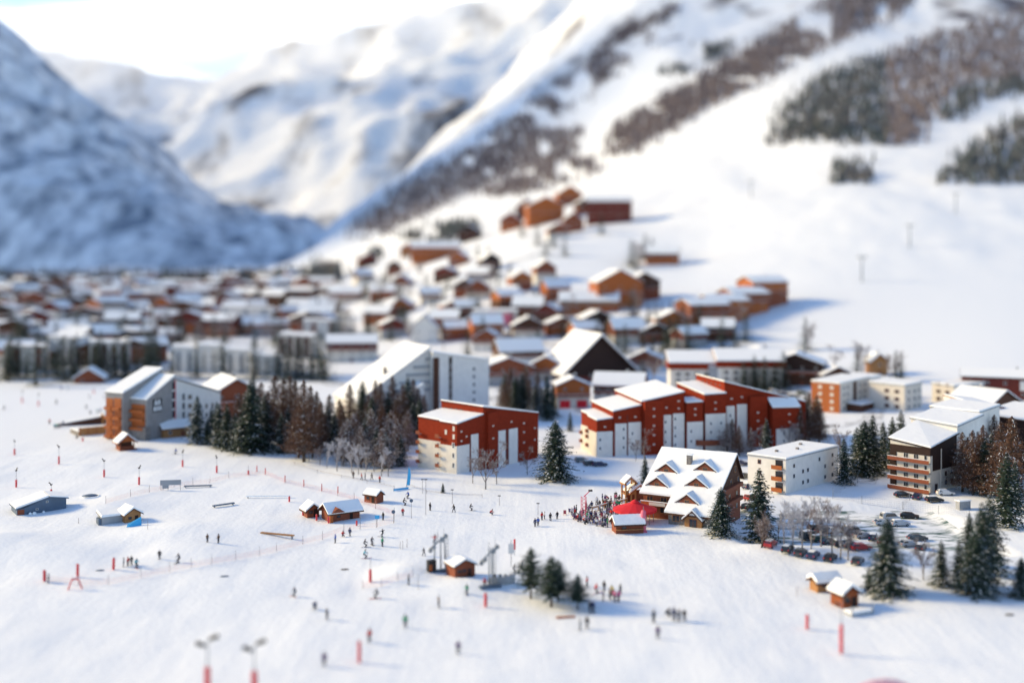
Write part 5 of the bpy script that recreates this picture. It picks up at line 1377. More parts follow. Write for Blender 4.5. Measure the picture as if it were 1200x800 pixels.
PEOPLE = [
 (5, 480, 'ski', 'black', 'skier in black at the far left edge of the upper piste'),
 (105, 467, 'stand', 'dark blue', 'person in dark blue alone above the hotel terrace ramp'),
 (101, 479, 'ski', 'black', 'skier in black just above the start of the hotel ramp'),
 (106, 485, 'crouch', 'black', 'crouching person in black at the ramp below the hotel terrace'),
 (122, 467, 'stand', 'dark blue', 'left one of three people in a row above the emblem hotel'),
 (126, 468, 'stand', 'blue', 'middle one of three people in a row above the emblem hotel'),
 (130, 470, 'stand', 'purple', 'right one of three people in a row above the emblem hotel'),
 (114, 484, 'stand', 'turquoise', 'person in turquoise, leftmost of the group beside the orange hotel front'),
 (118, 483, 'ski', 'blue', 'skier in blue, second in the group beside the orange hotel front'),
 (124, 482, 'stand', 'black', 'person in black, third in the group beside the orange hotel front'),
 (129, 481, 'stand', 'dark blue', 'person in dark blue nearest the orange hotel front'),
 (58, 497, 'stand', 'red', 'person in red alone left of the brown ramp'),
 (64, 502, 'stand', 'turquoise', 'person in turquoise, leftmost at the low end of the brown ramp'),
 (67, 502, 'stand', 'green', 'person in green at the low end of the brown ramp'),
 (70, 501, 'ski', 'grey', 'skier in grey at the low end of the brown ramp'),
 (74, 499, 'walk', 'dark blue', 'person in dark blue stepping onto the brown ramp'),
 (90, 514, 'crouch', 'black', 'crouched skier in black below the terrace railing'),
 (72, 457, 'stand', 'blue', 'left one of two small figures at the top edge of the piste'),
 (79, 457, 'stand', 'turquoise', 'right one of two small figures at the top edge of the piste'),
 (66, 473, 'ski', 'grey', 'tiny skier in grey left of the people above the hotel'),
 (206, 532, 'ski', 'blue', 'skier in bright blue gliding below the honey coloured shed'),
 (187, 655, 'stand', 'black', 'person in black standing in front of the long net fence'),
 (209, 659, 'ski', 'grey', 'skier in grey right beside the long net fence'),
 (145, 664, 'stand', 'grey', 'person in grey, leftmost of four by the training corral'),
 (150, 663, 'stand', 'red', 'child in red among four people by the training corral'),
 (154, 662, 'stand', 'black', 'slim person in black among four people by the training corral'),
 (160, 665, 'ski', 'turquoise', 'skier in turquoise, rightmost of four by the training corral'),
 (57, 683, 'stand', 'grey', 'person in grey beside the red mat at the left end of the corral'),
 (243, 635, 'stand', 'brown', 'left one of two small brown figures in the snow park'),
 (256, 636, 'stand', 'brown', 'right one of two small brown figures in the snow park'),
 (393, 636, 'stand', 'blue', 'person in blue below the orange cornered timber hut'),
 (402, 629, 'crouch', 'red', 'person in red sitting in the snow below the orange cornered hut'),
 (410, 628, 'stand', 'dark blue', 'person in dark blue right of the one sitting in red'),
 (428, 641, 'ski', 'black', 'skier in black, lower left of four in a bunch below the huts'),
 (436, 638, 'ski', 'grey', 'skier in grey, second of four in a bunch below the huts'),
 (448, 629, 'wide', 'black', 'skier in black with arms out, highest of four below the huts'),
 (448, 640, 'stand', 'green', 'person in dark green, lower right of four below the huts'),
 (428, 654, 'ski', 'turquoise', 'skier in turquoise and yellow below the bunch of four'),
 (449, 609, 'stand', 'black', 'person in black just right of the timber hut group'),
 (474, 592, 'ski', 'black', 'skier in black by the tall thin lamp post'),
 (478, 584, 'ski', 'blue', 'skier in blue higher up by the tall thin lamp post'),
 (472, 604, 'stand', 'red', 'person in pale red by the lift turnstile left of the lamp post'),
 (504, 598, 'stand', 'black', 'person in black right of the tall thin lamp post'),
 (532, 600, 'walk', 'black', 'walking person in black below the smaller rust red block'),
 (552, 598, 'ski', 'black', 'skier in black between the walking one and the one in red'),
 (576, 603, 'crouch', 'red', 'crouching skier in red and black on the open piste'),
 (627, 617, 'stand', 'dark blue', 'left one of a pair in dark blue near the terrace crowd'),
 (630.5, 616, 'stand', 'blue', 'right one of a pair in blue near the terrace crowd'),
 (635, 609, 'stand', 'red', 'person in red by the sign post left of the terrace crowd'),
 (638, 608, 'stand', 'white', 'person in white by the sign post left of the terrace crowd'),
 (645, 610, 'stand', 'black', 'person in black between the sign post and the crowd'),
 (653, 608, 'stand', 'black', 'person in black closest to the left end of the crowd'),
 (414, 560, 'stand', 'brown', 'person in brown, leftmost walking along the birch edge'),
 (424, 562, 'walk', 'red', 'person in dull red walking along the birch edge'),
 (428, 562, 'stand', 'grey', 'person in grey in the pair walking along the birch edge'),
 (436, 562, 'walk', 'black', 'person in black walking along the birch edge'),
 (445, 565, 'stand', 'red', 'person in red, nearest the blue banner on the birch edge'),
 (497, 651, 'walk', 'black', 'walking person in black left of the steel lift pylon'),
 (479, 685, 'stand', 'grey', 'person in grey left below the steel lift pylon'),
 (547, 696, 'ski', 'green', 'skier in bright green below the red lift cabin'),
 (568, 688, 'stand', 'red', 'person in red in the pair by the second lift pylon'),
 (573, 688, 'stand', 'black', 'person in black in the pair by the second lift pylon'),
 (603, 671, 'ski', 'grey', 'skier in grey queueing left of the pine clump'),
 (609, 671, 'ski', 'black', 'skier in black queueing left of the pine clump'),
 (612, 668, 'stand', 'grey', 'person in grey touching the left side of the pine clump'),
 (345, 699, 'ski', 'grey', 'skier in grey with red skis alone in the wide lower piste'),
 (441, 701, 'ski', 'grey', 'skier in grey below the red lift mat in the lower piste'),
 (383, 726, 'stand', 'black', 'blurred dark figure in the lower piste beside a dropped bundle'),
 (369, 714, 'crouch', 'dark blue', 'blurred low dark figure left of the standing one in the lower piste'),
 (475, 735, 'stand', 'green', 'blurred grey green figure in the lower middle piste'),
 (537, 766, 'stand', 'purple', 'blurred purple grey figure low in the middle of the piste'),
 (514, 712, 'stand', 'brown', 'small red brown figure below the lift cabin'),
 (380, 780, 'stand', 'purple', 'blurred purple grey figure at the bottom left of the red mats'),
 (433, 752, 'stand', 'red', 'blurred figure in red beside the big red mat'),
 (688, 687, 'stand', 'red', 'person in red right beside the rightmost pine'),
 (699, 695, 'ski', 'red', 'skier in red in the queue right of the pines'),
 (708, 692, 'stand', 'black', 'tall person in black in the queue right of the pines'),
 (707, 704, 'stand', 'purple', 'person in purple at the front of the queue right of the pines'),
 (715, 703, 'stand', 'brown', 'person in brown in the queue right of the pines'),
 (717, 697, 'ski', 'yellow', 'skier in black and yellow in the queue right of the pines'),
 (720, 705, 'stand', 'pink', 'left one of two in pink at the end of the queue'),
 (725, 705, 'stand', 'pink', 'right one of two in pink at the end of the queue'),
 (727, 695, 'stand', 'grey', 'person in grey, farthest right of the queue by the pines'),
 (691, 718, 'stand', 'black', 'left one of a dark pair below the rightmost pine'),
 (695, 718, 'stand', 'dark blue', 'right one of a dark pair below the rightmost pine'),
 (680, 738, 'stand', 'grey', 'left one of a blurred grey pair below the pines'),
 (688, 736, 'stand', 'black', 'right one of a blurred grey pair below the pines'),
 (766, 729, 'stand', 'grey', 'blurred lone grey figure left of the dark group on the right'),
 (783, 722, 'crouch', 'black', 'crouching figure, leftmost of the blurred dark group on the right'),
 (790, 727, 'stand', 'dark blue', 'middle standing figure of the blurred dark group on the right'),
 (796, 728, 'stand', 'grey', 'grey figure in the blurred dark group on the right'),
 (802, 727, 'stand', 'black', 'rightmost figure of the blurred dark group on the right'),
 (771, 748, 'stand', 'purple', 'blurred pale figure below the dark group on the right'),
 (513, 634, 'wide', 'red', 'person in red up on the steel lift pylon'),
 (850, 516, 'stand', 'black', None),
]
for px, py, ps, cl, lab in PEOPLE:
    if not lab: continue
    if 'up on the steel' in lab: continue
    gear = 'ski' if ps in ('ski', 'wide') else None
    person(px, py, ps, cl, lab, 'people on the piste', gear)

# the crowd on the restaurant terrace
cpoly = [(657, 607), (676, 600), (694, 592), (712, 583), (728, 581), (729, 600), (722, 612), (716, 619), (690, 615), (662, 609)]
rc = random.Random(3)
cc = ['black', 'dark blue', 'grey', 'purple', 'red', 'brown', 'green', 'purple', 'grey', 'pink', 'white', 'black']
done, spots = 0, []
while done < 74:
    px, py = rc.uniform(655, 731), rc.uniform(580, 620)
    if not inside(px, py, cpoly): continue
    if any(abs(px - a) < 1.6 and abs(py - b) < 1.8 for a, b in spots): continue
    spots.append((px, py)); done += 1
spots.sort()
nc = {}
for px, py in spots:
    cl = rc.choice(cc)
    nc[cl] = nc.get(cl, 0) + 1
    person(px, py, rc.choice(['stand', 'stand', 'crouch', 'walk']), cl, f"person in {cl}, {ORD[nc[cl] - 1]} so dressed from the left of the terrace crowd", 'crowd on the restaurant terrace', None)
# ------------------------------------------------------------------ cars
def car_proto(kind):
    t = empty('car', (0, 0, 0))
    L, W = (4.3, 1.74) if kind != 'van' else (4.7, 1.9)
    Hh = 1.42 if kind != 'van' else 1.95
    prof = {'hatch': [(-2.12, .35), (2.1, .35), (2.14, .62), (2.05, .78), (1.15, .92), (.45, Hh - .03), (-1.2, Hh), (-1.95, 1.0), (-2.12, .85)],
            'estate': [(-2.15, .35), (2.1, .35), (2.14, .62), (2.05, .78), (1.1, .92), (.4, Hh), (-1.8, Hh + .04), (-2.1, 1.0), (-2.15, .8)],
            'van': [(-2.3, .4), (2.3, .4), (2.33, .8), (2.2, 1.0), (1.6, 1.15), (.9, Hh), (-2.2, Hh), (-2.3, 1.2)]}[kind]
    b = MB()
    n = len(prof)
    def sec(yv, ins, m):
        return [(x, yv, z) if z < 1.0 else (x * .97, yv * ins, z) for x, z in prof]
    i = len(b.v); k = b.mi(M['carpaint'])
    b.v += sec(-W / 2, .84, 0) + sec(W / 2, .84, 0)
    b.f += [tuple(range(i, i + n)), tuple(range(i + 2 * n - 1, i + n - 1, -1))] + [(i + a, i + n + a, i + n + (a + 1) % n, i + (a + 1) % n) for a in range(n)]
    b.m += [k] * (n + 2)
    body = b.build('body', t, bevel=.045)
    g = MB()
    zt, zb = Hh - .10, .98 if kind != 'van' else 1.2
    xf, xr = (.95, -1.75) if kind != 'van' else (1.3, -1.6)
    for sg in (-1, 1):
        y0, y1 = sg * (W / 2 * .925 + .012), sg * (W / 2 * .85 + .012)
        q = [(xr, y0, zb), (xf, y0, zb), (xf - .5, y1, zt), (xr + .25, y1, zt)]
        g.poly(q if sg < 0 else q[::-1], M['glass'])
    g.build('side_window', t)
    f = MB(); xs = 1.12 if kind != 'van' else 1.57
    f.poly([(xs + .02, -.68, zb), (xs + .02, .68, zb), (.52 if kind != 'van' else .98, .62, zt), (.52 if kind != 'van' else .98, -.62, zt)], M['glass'])
    f.build('windscreen', t)
    r_ = MB(); r_.poly([(-2.02 if kind != 'van' else -2.32, .62, zb + .02), (-2.02 if kind != 'van' else -2.32, -.62, zb + .02), (-1.5 if kind == 'hatch' else -1.93 if kind == 'estate' else -2.24, -.58, zt), (-1.5 if kind == 'hatch' else -1.93 if kind == 'estate' else -2.24, .58, zt)], M['glass'])
    r_.build('rear_window', t)
    for x in (-1.32, 1.32):
        for sg in (-1, 1):
            w_ = MB().tube((x, sg * (W / 2 - .2), .32), (x, sg * (W / 2 + .02), .32), .32, .32, M['tyre'], 14).tube((x, sg * (W / 2 + .021), .32), (x, sg * (W / 2 + .03), .32), .19, .17, M['steel'], 10)
            w_.build('wheel', t)
    for sg in (-1, 1):
        MB().box(2.06, 2.16, sg * .62 - .16, sg * .62 + .16, .62, .76, M['lens']).build('headlight', t)
        MB().box(-2.18, -2.08, sg * .66 - .12, sg * .66 + .12, .72, .9, M['lamp_red']).build('tail_light', t)
    if kind != 'hatch':
        MB().box(-1.7, .2, -.62, .62, Hh + .03, Hh + .17, M['roofsnow']).build('snow_layer', t, bevel=.05)
    return t
CARS = {}
for kd in ('hatch', 'estate', 'van'):
    t = car_proto(kd)
    CARS[kd] = (t, [(p, []) for p in kids(t)])
ccol = {'red': (.35, .02, .02), 'dark blue': (.02, .03, .08), 'black': (.012, .012, .014), 'silver': (.42, .43, .45), 'white': (.7, .7, .7), 'grey': (.14, .15, .16), 'green': (.03, .07, .05), 'dark grey': (.05, .055, .06)}
CARLIST = [  # px, py, heading, kind, colour, label
 (903, 640, 60, 'estate', 'red', 'red car, leftmost of the cars along the bank, beside the tall fir'),
 (923, 646, 62, 'estate', 'black', 'black car second from the left along the bank behind the birches'),
 (938, 650, 60, 'hatch', 'dark grey', 'dark grey car third from the left along the bank'),
 (953, 653, 60, 'estate', 'dark blue', 'dark blue car fourth from the left along the bank'),
 (973, 656, 58, 'hatch', 'black', 'black hatchback fifth along the bank, low behind the snow'),
 (1005, 660, 60, 'hatch', 'dark grey', 'dark grey car at the right end of the bank near the kiosks'),
 (957, 621, 20, 'estate', 'black', 'black snow topped car, left of a pair at the back of the birches'),
 (966, 625, 22, 'hatch', 'dark grey', 'dark grey car, right of a pair at the back of the birches'),
 (949, 632, 20, 'van', 'dark grey', 'dark grey van between the birches'),
 (961, 634, 25, 'estate', 'green', 'dark green estate car right of the grey van'),
 (979, 624, 15, 'hatch', 'white', 'white car alone in the middle of the left parking row'),
 (973, 638, 20, 'hatch', 'black', 'black hatchback in the front parking row'),
 (987, 640, 15, 'estate', 'dark grey', 'dark grey estate with snow on top in the front parking row'),
 (999, 642, 15, 'hatch', 'dark grey', 'dark grey hatchback left of the red one in the front row'),
 (1009, 644, 12, 'hatch', 'red', 'red hatchback at the end of the front parking row'),
 (999, 626, 10, 'van', 'grey', 'grey van with snow on its roof in the second parking row'),
 (1011, 630, 18, 'hatch', 'silver', 'silver hatchback between the grey van and a dark blue car'),
 (1023, 632, 70, 'estate', 'dark blue', 'dark blue estate facing the camera in the second row'),
 (1034, 636, 65, 'hatch', 'red', 'red car half hidden behind the largest spruce'),
 (1035, 615, 5, 'hatch', 'silver', 'silver car, left of three on the open part of the car park'),
 (1043, 610, 12, 'van', 'silver', 'silver van behind the two silver cars on the open car park'),
 (1055, 616, 8, 'estate', 'silver', 'silver estate, right of three on the open part of the car park'),
 (1066, 607, -20, 'hatch', 'black', 'lone black car near the plank fence of the car park'),
 (1066, 640, 10, 'hatch', 'silver', 'silver hatchback right of the largest spruce'),
 (1075, 633, 5, 'hatch', 'dark grey', 'dark grey car behind the two right of the largest spruce'),
 (1079, 644, 60, 'estate', 'black', 'black estate rightmost of three right of the largest spruce'),
 (1058, 582, 10, 'hatch', 'black', 'black car in front of the brown and cream flats'),
 (1075, 584, 60, 'hatch', 'dark blue', 'dark blue car nose on in front of the brown and cream flats'),
 (1095, 588, 5, 'estate', 'black', 'black estate right in front of the brown and cream flats'),
 (1108, 580, 0, 'estate', 'white', 'snow covered car by the door of the brown and cream flats'),
 (873, 560, 40, 'hatch', 'dark grey', 'upper grey car behind the restaurant chalet'),
 (878, 572, 40, 'estate', 'dark blue', 'dark blue snowy estate behind the restaurant chalet'),
 (880, 585, 45, 'estate', 'red', 'red snowy estate between the restaurant and the low white block'),
 (876, 596, 50, 'hatch', 'black', 'black car between the restaurant and the low white block'),
 (868, 545, 10, 'hatch', 'dark blue', 'dark blue car at the foot of the long rust red block'),
 (682, 541, 10, 'estate', 'grey', 'left snowed in car at the near corner of the long rust red block'),
 (692, 545, 12, 'estate', 'dark grey', 'middle snowed in car at the near corner of the long rust red block'),
 (703, 546, 8, 'estate', 'dark blue', 'right snowed in car at the near corner of the long rust red block'),
 (930, 466, 5, 'estate', 'grey', 'snowy grey car behind the right end of the long rust red block'),
 (918, 463, 5, 'estate', 'dark blue', 'snowy dark blue car behind the long rust red block'),
 (940, 462, 5, 'estate', 'green', 'snowy green car left of the orange ended block'),
 (908, 460, 5, 'estate', 'silver', 'snowy silver car in the row below the red fascia hotel'),
]
first = set()
for px, py, hd, kd, cl, lab in CARLIST:
    c = at(px, py)
    r, tr = CARS[kd]
    z = Vector((0, 0, 0))
    if kd not in first:
        first.add(kd); r.location = c; r.rotation_euler = (0, 0, R(hd)); o = r
        for p, _ in tr: p.color = (*ccol[cl], 1)
        o['label'] = lab
    else:
        o = copy_tree(r, tr, c, R(hd), 1.0, ccol[cl], lab)
    o['category'] = 'car'; o['group'] = 'parked cars'

# ------------------------------------------------------------------ snow lances and padded posts on the piste
def lance(px, py, hgt, label, head=True, pad=True, group='padded posts on the piste', k=1.0, name='snow_lance', padh=None):
    c = at(px, py)
    t = empty(name, c, rp_.uniform(0, 6), label, 'snow lance' if head else 'padded post', group)
    MB().tube((0, 0, -.5), (0, 0, hgt), .07 * k, .05 * k, M['steel'], 7).build('pole', t)
    if pad: MB().lathe([(.22 * k, .1), (.26 * k, .2), (.26 * k, (padh or hgt * .45) - .1), (.2 * k, (padh or hgt * .45))], M['lamp_red'], 8).build('padding', t)
    if head:
        b = MB().tube((0, 0, hgt - .1), (.55 * k, 0, hgt + .45), .10 * k, .16 * k, M['black'], 7).tube((0, 0, hgt - .2), (-.45 * k, .1, hgt + .1), .05 * k, .05 * k, M['steel'], 6)
        b.box(-.22 * k, .22 * k, -.16 * k, .16 * k, hgt - .35, hgt - .02, M['black'])
        b.build('nozzle_head', t)
    return t
LANCES = [(17, 533, 4.2, 'red padded snow lance at the far left, upper one of two'), (19, 571, 4.6, 'red padded snow lance behind the blue grey shed'), (69, 544, 5.2, 'red padded snow lance with a large dark head left of the kiosk'),
          (122, 559, 4.6, 'dark snow lance below the small red timber kiosk'), (163, 568, 4.6, 'dark snow lance in the middle of the left piste'), (214, 547, 4.4, 'red padded snow lance below the honey coloured shed'),
          (254, 554, 4.4, 'dark red snow lance below the first firs of the tree row'), (291, 556, 2.6, 'short red post right of the snow lances'), (97, 517, 2.8, 'short red padded post below the terrace railing'),
          (26, 472, 4.8, 'red padded snow lance high on the piste, left of two'), (45, 476, 4.8, 'red padded snow lance high on the piste, right of two'), (110, 461, 3.4, 'red padded post near the small hut at the top edge'),
          (60, 578, 2.4, 'short snow lance rising behind the roof of the blue grey shed')]
for px, py, hg, lab in LANCES: lance(px, py, hg, lab, head='post' not in lab)
for k, (px, py) in enumerate(((311, 553), (333, 566), (356, 570), (376, 575), (396, 580), (415, 585), (291 + 11, 560))):
    pass
mk = sorted([(311, 556), (334, 565), (356, 570), (377, 575), (396, 578), (301, 553)])
for k, (px, py) in enumerate(mk): lance(px, py, 2.0, f"thin red marker stake, {ORD[k]} from the left in the line above the huts", False, True, 'marker stakes above the huts', .5, 'marker_stake', 1.8)
for px, py, hg, lab, ph in ((434, 682, 4.2, 'red padded lift mast standing alone in the lower piste', 2.4), (569, 711, 3.2, 'red padded post below the pair at the second lift pylon', 2.4), (603, 651, 3.0, 'hanging red mat on a post above the queue', 2.2),
                            (421, 776, 3.6, 'big blurred red mat at the bottom of the piste', 3.2), (946, 737, 2.6, 'blurred red mat left of the double armed lamp post', 2.4), (355, 604, 1.9, 'red padded post left of the timber hut group', 1.8),
                            (371, 610, 1.6, 'red padded post in front of the smallest timber hut', 1.5), (385, 613, 1.6, 'red padded post between the small and the large timber hut', 1.5), (418, 616, 1.6, 'small red cone post right of the orange hut corner', 1.2),
                            (91, 676, 2.6, 'tall red post inside the training corral', 2.5), (52, 681, 2.2, 'red mat post at the left end of the training corral', 2.1), (133, 667, 2.6, 'leaning red mat post at the right end of the training corral', 2.4), (339, 588, 1.6, 'red pyramid marker on the snow park hump', 1.4)):
    o = lance(px, py, hg, lab, False, True, 'red mats and posts', 1.05 if py > 660 else .8, 'padded_post', ph)
    if 'hanging' in lab:
        for ch_ in kids(o):
            if ch_.name.startswith('padding'): ch_.location.z += 1.2
    if 'leaning' in lab: o.rotation_euler = (.22, .1, 0)
c = at(88, 690)
t = empty('barrier', c, R(20), 'red trestle barrier with snow on top in front of the training corral', 'barrier')
for x in (-1.2, 1.2):
    MB().tube((x, 0, 0), (x * .4, 0, 2.0), .14, .12, M['lamp_red'], 6).build('leg', t)
MB().tube((-.6, 0, 1.9), (.6, 0, 1.9), .2, .2, M['lamp_red'], 8).box(-.5, .5, -.15, .15, 2.05, 2.2, M['roofsnow']).build('crossbar', t)

# double armed padded masts at the bottom edge and on the right
def double_lamp(px, py, hgt, label, k=1.0):
    c = at(px, py)
    t = empty('snow_gun', c, 0, label, 'snow gun', 'twin headed snow guns')
    MB().tube((0, 0, -.5), (0, 0, hgt), .13 * k, .09 * k, M['steel'], 8).build('pole', t)
    MB().lathe([(.36 * k, .2), (.42 * k, .4), (.42 * k, hgt * .53), (.34 * k, hgt * .57)], M['lamp_red'], 10).build('padding', t)
    for sg, z in ((-1, hgt - .5), (1, hgt + .4)):
        a = MB().tube((0, 0, z - .3), (sg * .5 * k, 0, z), .07 * k, .07 * k, M['steel'], 6)
        a.tube((sg * .3 * k, 0, z - .1), (sg * 1.5 * k, -.3, z + .45), .26 * k, .34 * k, M['black'], 10)
        a.build('barrel', t)
    return t
double_lamp(243, 820, 8.0, 'twin headed snow gun on a red padded mast, left of two at the bottom edge', 1.0)
double_lamp(298, 824, 7.8, 'twin headed snow gun on a red padded mast, right of two at the bottom edge', 1.0)
double_lamp(986, 766, 8.0, 'slim twin headed snow gun with a red foot below the two timber kiosks', .7)
M['palepink'] = mat('pale_pink_fabric', (0.75, 0.38, 0.42), 0.7)
c = at(1036, 825)
t = empty('inflatable_arch', c, R(4), 'blurred pink inflatable arch at the bottom edge on the right', 'arch')
b = MB()
for k in range(10):
    a0, a1 = math.pi * k / 10, math.pi * (k + 1) / 10
    b.tube((4.6 * math.cos(a0), 0, 2.9 * math.sin(a0)), (4.6 * math.cos(a1), 0, 2.9 * math.sin(a1)), .6, .6, M['palepink'], 10)
b.build('tube', t)
for x in (-4.6, 4.6): MB().box(x - .6, x + .6, -.6, .6, -.4, .2, M['pink']).build('foot', t)

# ------------------------------------------------------------------ net fences
def netfence(pts, label, hgt=1.9, net='net', postm='pole', nh=(.25, 1.15)):
    P_ = [at(*p) for p in pts]
    t = empty('net_fence', P_[0], 0, label, 'fence', 'net fences on the piste')
    o0 = P_[0]
    for p in P_:
        q = p - o0
        MB().tube((q.x, q.y, q.z - .4), (q.x, q.y, q.z + hgt), .055, .045, M[postm], 6).build('post', t)
    b = MB()
    for p, q in zip(P_, P_[1:]):
        p, q = p - o0, q - o0
        n = max(2, int((q - p).length / .55))
        d = (q - p).normalized()
        for k in range(5):
            z = nh[0] + (nh[1] - nh[0]) * k / 4
            b.tube(p + Vector((0, 0, z)), q + Vector((0, 0, z)), .012, .012, M[net], 3, False)
        for k in range(n):
            s = p.lerp(q, (k + .5) / n)
            b.tube(s + Vector((0, 0, nh[0])), s + Vector((0, 0, nh[1])), .010, .010, M[net], 3, False)
    b.build('net', t)
    return t
netfence([(54, 682), (92, 686), (127, 685), (165, 677), (199, 670), (224, 665), (248, 661), (276, 656), (304, 651), (324, 646), (355, 638), (378, 632), (403, 622), (422, 620), (441, 618), (462, 612)], 'long orange net fence crossing the left piste below the snow park')
netfence([(175, 577), (153, 582), (124, 590)], 'short pale net fence left behind the low hut', 1.9)
netfence([(175, 577), (204, 571), (226, 568), (246, 566), (268, 560), (311, 556), (334, 566), (356, 571), (377, 576), (396, 581), (415, 586), (440, 596), (462, 604)], 'long net fence along the upper rim of the snow park')
netfence([(425, 690), (447, 687), (466, 680), (484, 676)], 'short pale net fence right of the red lift mast', 1.6)
netfence([(345, 545), (372, 554), (400, 560), (430, 566), (462, 573)], 'rope fence along the saplings of the piste edge', 1.0, 'pole', 'pole', (.5, .9))
netfence([(477, 570), (500, 578), (530, 582), (565, 583)], 'low rope fence below the smaller rust red block', 1.0, 'pole', 'pole', (.5, .9))
netfence([(976, 582), (990, 572), (1005, 566)], 'tall mesh fence at the corner of the low white block', 2.4, 'steel', 'steel', (.1, 2.3))
netfence([(976, 584), (1010, 590), (1058, 597), (1066, 586)], 'mesh fence between the car park and the road', 2.0, 'steel', 'steel', (.1, 1.9))
netfence([(1058, 597), (1100, 602), (1136, 608)], 'mesh fence in front of the brown and cream flats', 2.0, 'steel', 'steel', (.1, 1.9))
c0, c1 = at(880, 606), at(868, 616)
fe = empty('plank_fence', c0, 0, 'brown plank fence beside the right hand fir of the restaurant', 'fence')
p, q = Vector((0, 0, 0)), at(905, 588) - c0
MB().hexa([(p.x, p.y, -.5), (q.x, q.y, -.5), (q.x, q.y + .1, -.5), (p.x, p.y + .1, -.5)], [(p.x, p.y, 1.2), (q.x, q.y, 1.2), (q.x, q.y + .1, 1.2), (p.x, p.y + .1, 1.2)], M['brown']).build('plank', fe)
for k in range(5):
    s = p.lerp(q, k / 4); MB().box(s.x - .08, s.x + .08, s.y - .14, s.y - .003, -.5, 1.35, M['brown']).build('post', fe)

# thin posts, lamp posts, signs
def lamp_post(px, py, top, label, head='lamp'):
    c = at(px, py); hgt = (py - top) / F * c.y
    t = empty('lamp_post', c, 0, label, 'lamp post', 'thin posts on the piste')
    MB().tube((0, 0, -.5), (0, 0, hgt), .06, .045, M['pole'], 7).build('pole', t)
    if head == 'lamp': MB().box(-.35, .35, -.12, .12, hgt + .002, hgt + .18, M['black']).build('lamp_head', t)
    elif head == 'sign': MB().tube((0, -.06, hgt - .25), (0, .0, hgt - .25), .42, .42, M['bluegrey'], 14).build('sign_disc', t)
    elif head == 'plate': MB().box(-.5, .5, -.05, .05, hgt - .7, hgt + .1, M['bluecloth']).build('sign_plate', t)
for px, py, top, lab, hd in ((499, 603, 562, 'tallest thin lamp post on the piste right of the blue banner', 'lamp'), (495, 578, 562, 'thin lamp post behind the tallest one', 'lamp'), (585, 592, 581, 'thin lamp post on the open snow left of the terrace crowd', 'lamp'), (530, 590, 574, 'thin lamp post below the saplings of the smaller rust red block', 'lamp'),
                             (630.5, 603, 590, 'thin lamp post beside the pair in blue', 'lamp'), (461, 613, 598, 'round blue sign on a post right of the timber huts', 'sign'), (482, 607, 585, 'post with a dark round sign below the blue banner', 'sign'), (442, 617, 604, 'post with a blue plate at the right corner of the timber huts', 'plate'),
                             (422, 620, 600, 'thin post in front of the large timber hut', 'none'), (469, 643, 634, 'left one of three short stakes above the walker', 'none'), (472, 643, 633, 'middle one of three short stakes above the walker', 'none'), (477, 641, 631, 'right one of three short stakes above the walker', 'none'),
                             (934, 698, 686, 'short post pair left of the two timber kiosks', 'none'), (1046, 708, 695, 'thin stake below the largest spruce', 'none'), (173, 620, 609, 'thin stake right of the low hut', 'none'), (92, 613, 606, 'thin stake left of the low hut', 'none'), (490, 690, 672, 'faint slim stake below the lift pylon', 'none')):
    lamp_post(px, py, top, lab, hd)
c = at(200, 574)
t = empty('signboard', c, R(8), 'pale signboard on two posts at the edge of the snow park', 'sign')
for x in (-2.4, 2.4): MB().tube((x, 0, -.3), (x, 0, 2.4), .07, .07, M['pole'], 6).build('post', t)
MB().box(-2.6, 2.6, -.08, -.02, 1.3, 2.6, M['grey']).build('board', t)
c = at(196, 574)
t = empty('signboard', at(194, 574), R(8), 'small grey notice board left of the pale signboard', 'sign')
for x in (-.6, .6): MB().tube((x, 0, -.3), (x, 0, 1.8), .06, .06, M['pole'], 6).build('post', t)
MB().box(-.8, .8, -.08, -.02, .4, 1.9, M['grey']).build('board', t)
# banner sail
c = at(476, 571)
t = empty('feather_banner', c, R(20), 'bright blue feather banner standing at the end of the birch edge', 'banner')
MB().tube((0, 0, -.3), (.6, 0, 5.4), .05, .03, M['pole'], 6).build('pole', t)
b = MB(); pts = [(0.05, .6), (.95, .5), (1.25, 3.0), (1.05, 4.6), (.62, 5.3), (.35, 3.0)]
b.prism(pts, -.03, .03, M['bluecloth']); b.build('flag_cloth', t)
c = at(470, 574)
t = empty('banner_strip', c, R(36), 'long low blue banner lying at the foot of the feather banner', 'banner')
MB().box(-2.2, 2.2, -.04, .04, .05, .55, M['bluecloth']).build('cloth', t)
for x in (-2.2, 2.2): MB().tube((x, .05, -.2), (x, .05, .7), .04, .04, M['pole'], 5).build('post', t)

M['orangedark'] = mat('dark_orange_wood', (0.30, 0.075, 0.02), 0.75, noise=0.3, nscale=1.5)
